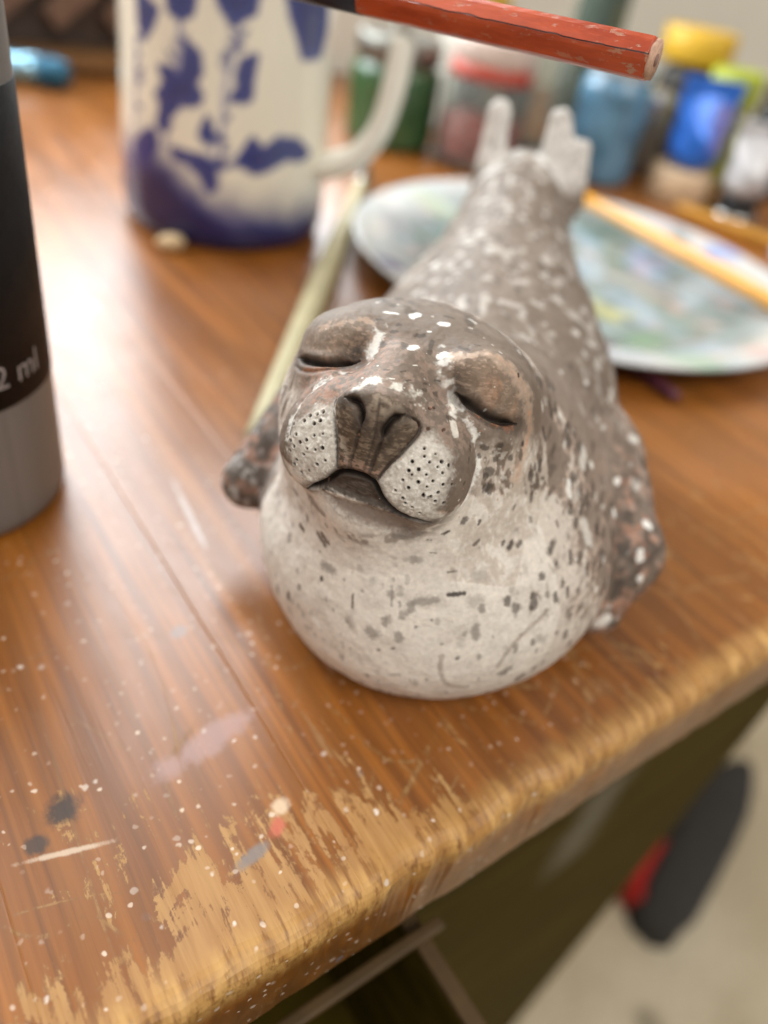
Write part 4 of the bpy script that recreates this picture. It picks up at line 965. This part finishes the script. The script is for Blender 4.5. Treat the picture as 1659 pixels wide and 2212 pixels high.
stick('paint_brush', 'pale cream wooden paint brush lying between jug and seal', (-.0445, .205, .0062), (-.0545, .500, .0052), .0050, .0036, plain('pale_lacquer', (176, 166, 130), .6, var=.08),
      (('ferrule', 0, .022, .0039, .0042, CHROME), ('bristles', .021, .045, .0042, .0012, BRISTLE)), r_mid=.0058)

# ------------------------------------------------------------------ palette plate with paint
def plate_mesh():
    n, prof = 160, [(0, .0030)] + [(r, .0030) for r in np.linspace(.004, .078, 40)] + [(.078 + .0425 * k / 22, .0030 + .0095 * sstep(0, 1, k / 22)) for k in range(1, 23)] + [(.1225, .0133), (.1234, .0128), (.1234, .0118), (.121, .0108), (.085, .0018), (.080, 0), (.076, .0008), (0, .0008)]
    me = lathe_mesh('palette_plate', prof, n)
    co = np.empty(len(me.vertices) * 3); me.vertices.foreach_get('co', co); P = co.reshape(-1, 3) * 1000 + np.array([76, 426, 0])
    white = srgb(222, 222, 218); C = np.repeat(white[None], len(P), 0); up = (P[:, 2] > 2.0)
    def lay(m, c): m = np.clip(m * up, 0, 1)[:, None]; C[:] = C * (1 - m) + c * m
    n1, n2, n3 = fbm(P, .03, 3), fbm(P, .09, 5), fbm(P * np.array([1, 1.6, 1]), .05, 8)
    rad = np.hypot(P[:, 0] - 76, P[:, 1] - 426)
    ins = sstep(112, 88, rad + (n2 - .5) * 26)
    lay(ins * .85, srgb(134, 150, 150)); lay(ins * sstep(.38, .6, n1) * .8, srgb(112, 136, 126)); lay(ins * sstep(.5, .62, n3) * .6, srgb(190, 204, 208)); lay(ins * sstep(.52, .66, n2) * .6, srgb(110, 120, 116))
    lay(sstep(.56, .66, fbm(P, .06, 15)) * .55, srgb(190, 206, 220)); lay(sstep(.60, .70, fbm(P, .07, 25)) * .5, srgb(226, 196, 190))
    for x, y, rr_, c, a in ((89, 381, 17, (206, 202, 132), .9), (105, 345, 24, (136, 170, 126), .8), (122, 322, 20, (150, 190, 150), .6), (172, 487, 15, (140, 164, 226), .85), (-20, 364, 11, (70, 86, 150), .9), (-9, 481, 20, (206, 216, 190), .85),
                          (-26, 435, 15, (176, 182, 184), .8), (117, 427, 26, (150, 162, 156), .6), (143, 504, 13, (128, 138, 138), .8), (159, 345, 12, (226, 180, 176), .7), (103, 545, 14, (176, 208, 224), .8), (129, 377, 18, (120, 150, 140), .7), (30, 500, 22, (150, 160, 150), .7), (150, 440, 18, (214, 226, 230), .8), (0, 400, 12, (130, 128, 124), .7)):
        d = np.hypot(P[:, 0] - x, P[:, 1] - y); lay(sstep(rr_, rr_ * .35, d + (n2 - .5) * rr_ * 1.5) * a, srgb(*c))
    C *= .70
    at = me.color_attributes.new('paint', 'FLOAT_COLOR', 'POINT')
    at.data.foreach_set('color', np.concatenate([np.clip(C, 0, 1), np.ones((len(C), 1))], 1).astype(np.float32).ravel())
    return me
plate = link('palette_plate', plate_mesh(), None, glaze('plate_glaze')); plate.location = (.076, .426, 0)
tag(plate, 'white china plate used as palette, smeared with grey green paint', 'plate')
stick('paint_brush', 'ochre handled paint brush laid across the palette plate', (.2245, .3300, .0172), (.086, .526, .0172), .0030, .0036, plain('ochre_lacquer', (206, 142, 32), .3, var=.05, coat=.3),
      (('ferrule', 0, .016, .0037, .0038, CHROME), ('bristles', .015, .030, .0038, .0010, BRISTLE)), r_mid=.0048)
stick('paint_brush', 'dark purple brush handle sticking out from under the palette plate', (.1125, .3015, .0030), (.075, .352, .0030), .0022, .0030, plain('purple_lacquer', (92, 44, 62), .35, coat=.2))

# ------------------------------------------------------------------ jars and tubes at the back
def glass_mat(name, rgb, rough=.08, a=.85):
    n = NT(name); c = srgb(*rgb); z = n.noise(n.scale((1, 1, 1)), 90, 3)
    return n.set(Base_Color=n.mix(z, tuple(c * .92), tuple(np.clip(c * 1.05, 0, 1))), Roughness=rough, Transmission_Weight=a, IOR=1.08)
def jar(label, loc, r, h, mat, cat='jar', name='paint_jar', neck=.82, lid=None, fill=None, collar=None):
    t = thing(name, label, cat, loc)
    link('body', lathe_mesh('jar_body', [(0, .001), (r * .86, 0), (r * .97, .002), (r, .006)] + [(r, z) for z in np.linspace(.010, h * .84, 6)] + [(r * .97, h * .9), (r * neck, h * .96), (r * neck, h), (r * neck * .9, h), (r * neck * .9, h * .95), (r * .92, h * .86), (r * .94, .006), (0, .004)], 48), t, mat)
    if fill: link('paint', lathe_mesh('jar_paint', [(0, .0045), (r * .90, .0055), (r * .925, .009), (r * .925, fill[0]), (0, fill[0] + .0005)], 40), t, fill[1])
    if collar: link('band', lathe_mesh('jar_band', [(r * neck, collar[0]), (r * neck + .0022, collar[0] + .0004), (r * neck + .0022, collar[1]), (r * neck, collar[1] + .0004)], 48), t, collar[2])
    if lid:
        z0, z1, rl, m = lid
        link('lid', lathe_mesh('jar_lid', [(rl * .97, z0), (rl, z0 + .001), (rl, z1 - .0015), (rl * .96, z1), (rl * .9, z1 - .001), (0, z1 - .001)], 48), t, m)
    return t
CLEAR = glass_mat('clear_glass', (232, 234, 228), .05, .92)
jar('green glass jar with grey metal lid behind the jug handle', (-.054, .640, 0), .0335, .058, plain('green_paint', (52, 84, 50), .25, var=.15, coat=.5), lid=(.0565, .072, .031, plain('grey_tin', (128, 126, 118), .35, .9)))
jar('clear glass jar half full of red paint with red and white lid', (.014, .625, 0), .0320, .064, CLEAR, neck=.86, fill=(.033, plain('red_paint', (158, 52, 38), .4, var=.2)), collar=(.058, .068, plain('red_band', (176, 74, 58), .4)), lid=(.0685, .084, .0300, plain('pinkish_lid', (196, 176, 164), .35, var=.08)))
jar('cloudy blue grey jar between the seal flippers and the blue tube', (.108, .655, 0), .0270, .074, plain('blue_grey_glass', (84, 122, 146), .22, var=.35, sc=45, coat=.5), lid=(.0725, .082, .0235, plain('pale_metal_lid', (186, 196, 196), .3, .3)))
jar('small white jar with mustard lid behind the red and white lidded jar', (-.004, .720, 0), .026, .090, plain('white_glass', (206, 202, 190), .3), lid=(.0885, .104, .0235, plain('mustard_lid', (190, 152, 52), .4)))
jar('tall dark green bottle at the wall behind the blue grey jar', (.098, .790, 0), .022, .155, plain('dark_green_glass', (72, 84, 74), .2, coat=.5), 'bottle', 'bottle', neck=.5)
jar('dark grey jar with a broad mustard yellow lid', (.180, .765, 0), .0235, .078, plain('charcoal_jar', (66, 62, 58), .4), lid=(.078, .102, .0300, plain('yellow_lid', (208, 164, 48), .4, var=.06)))
jar('lime green capped squat pot beside the dark grey jar', (.206, .712, 0), .0180, .060, plain('olive_pot', (128, 130, 30), .4), lid=(.060, .084, .0205, plain('lime_lid', (160, 170, 40), .4, var=.08)))
jar('black jar with chrome lid at the right edge', (.262, .735, 0), .026, .062, plain('black_jar', (54, 54, 54), .25, coat=.4), lid=(.0605, .078, .0235, plain('chrome_lid', (150, 148, 144), .15, 1.0)))
jar('pale lilac bottle at the right frame edge', (.2345, .536, 0), .0150, .050, plain('lilac_plastic', (208, 198, 204), .35), 'bottle', 'bottle', neck=.5)
jar('slim grey glass vial next to the green jar', (-.002, .668, 0), .011, .085, plain('smoky_glass', (150, 152, 144), .15, coat=.5), 'vial', 'glass_vial', neck=.7)

jar('ribbed clear tumbler standing behind the red paint jar', (.052, .690, 0), .026, .088, CLEAR, 'tumbler', 'glass_tumbler', neck=.98)
jar('small grey tin with dull silver lid left of the blue tube', (.142, .705, 0), .021, .052, plain('grey_tin_side', (122, 116, 106), .35, .5, var=.25, sc=60), 'tin', 'tin', neck=.9, lid=(.051, .060, .0205, plain('dull_silver', (196, 194, 188), .25, .8)))
jar('tall charcoal bottle with silver cap right of the lime green pot', (.246, .700, 0), .0175, .070, plain('charcoal_bottle', (50, 52, 54), .2, coat=.5), 'bottle', 'bottle', neck=.55, lid=(.069, .084, .0105, plain('silver_cap', (190, 190, 190), .2, .9)))

def paint_tube(label, loc, h, r, capr, caph, body, capm, lean=(0, 0, 0), lab=None, ring=None):
    t = thing('paint_tube', label, 'paint tube', loc, lean)
    n = 40; v, f = [], []; zs = np.linspace(0, 1, 16)
    for k, u in enumerate(zs):
        fl_ = sstep(.25, 1.0, u)                                       # round at the shoulder, pinched flat at the crimp
        rx = r * (1 + .18 * fl_); ry = r * (1 - fl_) + .0012 * fl_
        if u < .1: rx *= .55 + 4.5 * u; ry *= .55 + 4.5 * u
        for q in range(n):
            a = 2 * math.pi * q / n; w_ = 1 + .04 * math.sin(3 * a + k)
            v.append((rx * math.cos(a) * w_, ry * math.sin(a) * w_, caph + u * (h - caph)))
    for i in range(len(zs) - 1):
        for q in range(n): f.append((i * n + q, i * n + (q + 1) % n, (i + 1) * n + (q + 1) % n, (i + 1) * n + q))
    f += [tuple(range(n))[::-1], tuple(range((len(zs) - 1) * n, len(zs) * n))]
    b = link('body', raw('tube_body', v, f), t, body)
    link('crimp', box_mesh('tube_crimp', -r * 1.2, r * 1.2, -.0016, .0016, h - .004, h + .003, .0004), b, body)
    link('cap', lathe_mesh('tube_cap', [(0, 0), (capr * .95, 0), (capr, .001), (capr * .97, caph - .001), (capr * .9, caph), (0, caph)], 40), t, capm)
    if ring: link('ring', lathe_mesh('cap_ring', [(capr * 1.0, .0002), (capr * 1.12, .0005), (capr * 1.12, .005), (capr * 1.0, .0055)], 40), t, ring)
    if lab:
        vv = [((x * 1.06), y * 1.06, z) for x, y, z in v]; fs = [q for q in f[:-2] if all(caph + .25 * (h - caph) < v[i][2] < caph + .85 * (h - caph) and v[i][0] > r * .15 and v[i][1] < 0 for i in q)]
        used = sorted({i for q in fs for i in q}); mp = {i: k for k, i in enumerate(used)}
        link('label', raw('tube_label', [vv[i] for i in used], [tuple(mp[i] for i in q) for q in fs]), b, lab)
    return t
paint_tube('bright blue paint tube standing on its beige cap', (.172, .640, 0), .080, .0185, .0235, .024, plain('blue_foil', (40, 104, 200), .3, .25, var=.18, sc=70, coat=.3), plain('beige_cap', (196, 168, 136), .45), (0, 0, .15), plain('violet_label', (112, 112, 178), .45))
paint_tube('bare silver paint tube standing on its black cap', (.2120, .618, 0), .062, .0155, .0150, .016, plain('silver_foil', (186, 184, 184), .42, .25, var=.15, sc=90, bump=.35), plain('black_cap', (18, 18, 20), .35), (0, 0, -.2), ring=CHROME)
stick('wooden_stick', 'ochre wooden stick lying between the palette plate and silver tube', (.166, .598, .0045), (.236, .552, .0045), .0042, .0042, plain('ochre_wood', (186, 130, 40), .5, var=.12), cat='stick')

# rack, shiny tube and crumb on the far left
rack = thing('slatted_rack', 'brown slatted wooden rack leaning on the wall left of the jug', 'rack', (-.302, .662, 0), (0, 0, EDGE_ANG))
BRN = plain('brown_stain', (108, 82, 66), .5, var=.18, sc=50); DBR = plain('dark_stain', (62, 48, 40), .55, var=.15, sc=50)
link('back_board', box_mesh('back_board', -.13, .13, .012, .020, .017, .150), rack, DBR, smooth=False)
for k in range(7):
    sl = link('slat', box_mesh('slat', -.085, .085, -.002, .0095, -.0085, .0085, .0012), rack, BRN, smooth=False)
    sl.location = (-.135 + k * .045, 0, .088); sl.rotation_euler = (0, -math.radians(38), 0)
link('base_rail', box_mesh('base_rail', -.15, .15, -.012, .020, .004, .0165, .001), rack, plain('tan_rail', (122, 86, 48), .45, var=.12), smooth=False)
for x in (-.13, .13): link('foot', box_mesh('foot', x - .01, x + .01, -.010, .018, 0, .0038, .0005), rack, DBR, smooth=False)
tb = thing('metal_tube', 'shiny light blue metal tube lying in front of the wooden rack', 'tube', (-.329, .600, .0108), (0, 0, math.radians(4)))
link('barrel', tube_mesh('barrel', [(x, 0, 0) for x in np.linspace(-.06, .022, 8)], .0100, 28), tb, plain('pale_blue_metal', (150, 196, 220), .18, .9, var=.05, bump=0))
link('cap', tube_mesh('cap', [(x, 0, 0) for x in (.0215, .024, .034, .041, .043)], [.0092, .0104, .0104, .0086, .005], 28), tb, plain('teal_cap', (38, 92, 118), .3, .3))
def pebble(seed, s):
    bm = bmesh.new(); bmesh.ops.create_icosphere(bm, subdivisions=3, radius=1)
    for v_ in bm.verts:
        k = 1 + .35 * (float(vnoise(np.array([list(v_.co)]), 1.6, seed)[0]) - .5); v_.co = Vector((v_.co.x * s * 1.2 * k, v_.co.y * s * k, (v_.co.z * .7 * k + .62) * s))
    me = bpy.data.meshes.new('crumb'); bm.to_mesh(me); bm.free(); return me
cr = link('crumb', pebble(4, .0058), None, plain('dry_clay', (186, 160, 122), .8, var=.2, sc=300)); cr.location = (-.1255, .3560, 0)
tag(cr, 'small beige crumb on the desk in front of the jug', 'crumb')

# ------------------------------------------------------------------ the orange pencil held into the picture from outside
PA, PB = Vector((.0334, .1718, .1330)), Vector((-.0291, .1998, .1314))
pdir = (PB - PA).normalized()
pencil = thing('pencil', 'chipped orange hexagonal pencil hovering over the seal at the top', 'pencil', PA, pdir.to_track_quat('Y', 'Z').to_euler())
def pencil_mat():
    n = NT('orange_lacquer'); z = n.noise(n.scale((300, 60, 300)), 1, 4, .6); c = n.noise(n.scale((700, 260, 700)), 1, 4, .7); sep = n.t.nodes.new('ShaderNodeSeparateXYZ'); n.put(sep, 0, n.co)
    col = n.mix(n.step(z, .3, .7), tuple(srgb(158, 58, 26)), tuple(srgb(188, 80, 42)))
    chip = n.math('MULTIPLY', n.step(c, .57, .63), n.math('ADD', .45, n.math('MULTIPLY', n.step(sep.outputs[1], .012, .001), .65)))
    col = n.mix(chip, col, tuple(srgb(176, 128, 98)))
    crack = n.math('ADD', n.math('ABSOLUTE', n.math('ADD', n.math('SUBTRACT', sep.outputs[2], .0010), n.math('MULTIPLY', n.math('SUBTRACT', n.noise(n.scale((0, 110, 0)), 1, 3, .5), .5), .0012))), n.math('MULTIPLY', n.step(sep.outputs[0], -.001, .001), .01))
    m = n.math('MULTIPLY', n.step(crack, .00017, .00008), n.step(sep.outputs[1], .060, .045))
    col = n.mix(m, col, tuple(srgb(60, 26, 14)))
    n.bump(n.math('SUBTRACT', n.math('SUBTRACT', z, n.math('MULTIPLY', chip, .6)), n.math('MULTIPLY', m, 1.5)), .35, .0005)
    return n.set(Base_Color=col, Roughness=n.math('ADD', .28, n.math('MULTIPLY', chip, .3)), Coat_Weight=.15)
PR = .0041
def hexrod(name, y0, y1, r, n=14, wob=.0):
    v, f = [], []; ys = np.linspace(y0, y1, n); m = 24
    for y in ys:
        for k in range(m):
            a = 2 * math.pi * k / m; sect = (a + math.radians(12)) % (math.pi / 3) - math.pi / 6
            rr_ = r * .5 * (1 + .866 / math.cos(sect)) if True else r
            rr_ = r * (.866 / math.cos(sect) * .94 + .06 * .95) + wob * (math.sin(40 * y * 100 + 3 * k) * .5)
            v.append((rr_ * math.cos(a), y, rr_ * math.sin(a)))
    for i in range(n - 1):
        for k in range(m): f.append((i * m + k, (i + 1) * m + k, (i + 1) * m + (k + 1) % m, i * m + (k + 1) % m))
    f += [tuple(range(m)), tuple(range((n - 1) * m, n * m))[::-1]]
    me = raw(name, v, f); bm = bmesh.new(); bm.from_mesh(me); bmesh.ops.recalc_face_normals(bm, faces=bm.faces); bm.to_mesh(me); bm.free(); return me
brl = link('barrel', hexrod('barrel', .0006, .0655, PR, 30, .00003), pencil, pencil_mat(), smooth=False)
mod = brl.modifiers.new('edge', 'BEVEL'); mod.width = .0004; mod.segments = 2; mod.limit_method = 'ANGLE'; mod.angle_limit = math.radians(60)
link('band', hexrod('band', .0656, .130, PR * 1.002, 6), pencil, plain('black_lacquer', (34, 32, 40), .35))
link('end_wood', tube_mesh('end_wood', [(0, -.0002, 0), (0, .0010, 0)], PR * .84, 20), pencil, plain('pencil_wood', (196, 158, 134), .75, var=.2, sc=900))
link('point', tube_mesh('point', [(0, .1301, 0), (0, .148, 0)], [PR * .86, .0012], 20), pencil, plain('cut_wood', (206, 168, 126), .7))
link('lead', tube_mesh('lead', [(0, -.0004, 0), (0, -.0001, 0)], .0011, 12), pencil, plain('graphite', (140, 108, 96), .5))

# ------------------------------------------------------------------ below the desk
sl = thing('slipper', 'dark grey slipper with red lining on the floor below the desk', 'slipper', (.478, .560, -.73), (0, 0, math.atan2(.271, .189)))
def loft(name, secs, n=24):
    v, f = [], []
    for x, yo, w_, z0, z1 in secs:
        for k in range(n):
            a = 2 * math.pi * k / n; v.append((x, yo + w_ * math.copysign(abs(math.cos(a)) ** .75, math.cos(a)), (z0 + z1) / 2 + (z1 - z0) / 2 * math.copysign(abs(math.sin(a)) ** .75, math.sin(a))))
    for i in range(len(secs) - 1):
        for k in range(n): f.append((i * n + k, (i + 1) * n + k, (i + 1) * n + (k + 1) % n, i * n + (k + 1) % n))
    f += [tuple(range(n)), tuple(range((len(secs) - 1) * n, len(secs) * n))[::-1]]
    me = raw(name, v, f); bm = bmesh.new(); bm.from_mesh(me); bmesh.ops.recalc_face_normals(bm, faces=bm.faces); bm.to_mesh(me); bm.free(); return me
FELT = plain('grey_felt', (58, 55, 52), .9, var=.12, sc=80)
link('upper', loft('upper', [(-.160, 0, .012, .006, .030), (-.152, 0, .026, .005, .050), (-.12, 0, .034, .004, .060), (-.06, .002, .036, .004, .062), (0, .003, .036, .004, .060), (.06, .004, .034, .004, .052), (.11, .004, .026, .004, .040), (.15, .002, .014, .005, .026), (.168, 0, .004, .006, .014)]), sl, FELT)
link('sole', loft('sole', [(-.163, 0, .014, 0, .008), (-.15, 0, .029, 0, .008), (-.06, .002, .038, 0, .008), (.06, .004, .036, 0, .008), (.12, .004, .026, 0, .008), (.165, .001, .008, 0, .008)]), sl, plain('rubber_sole', (40, 38, 36), .8))
link('lining', loft('lining', [(-.150, .030, .010, .010, .050), (-.13, .044, .016, .008, .056), (-.09, .044, .014, .008, .056), (-.065, .034, .006, .01, .05)]), sl, plain('red_felt', (168, 30, 22), .85, var=.1))
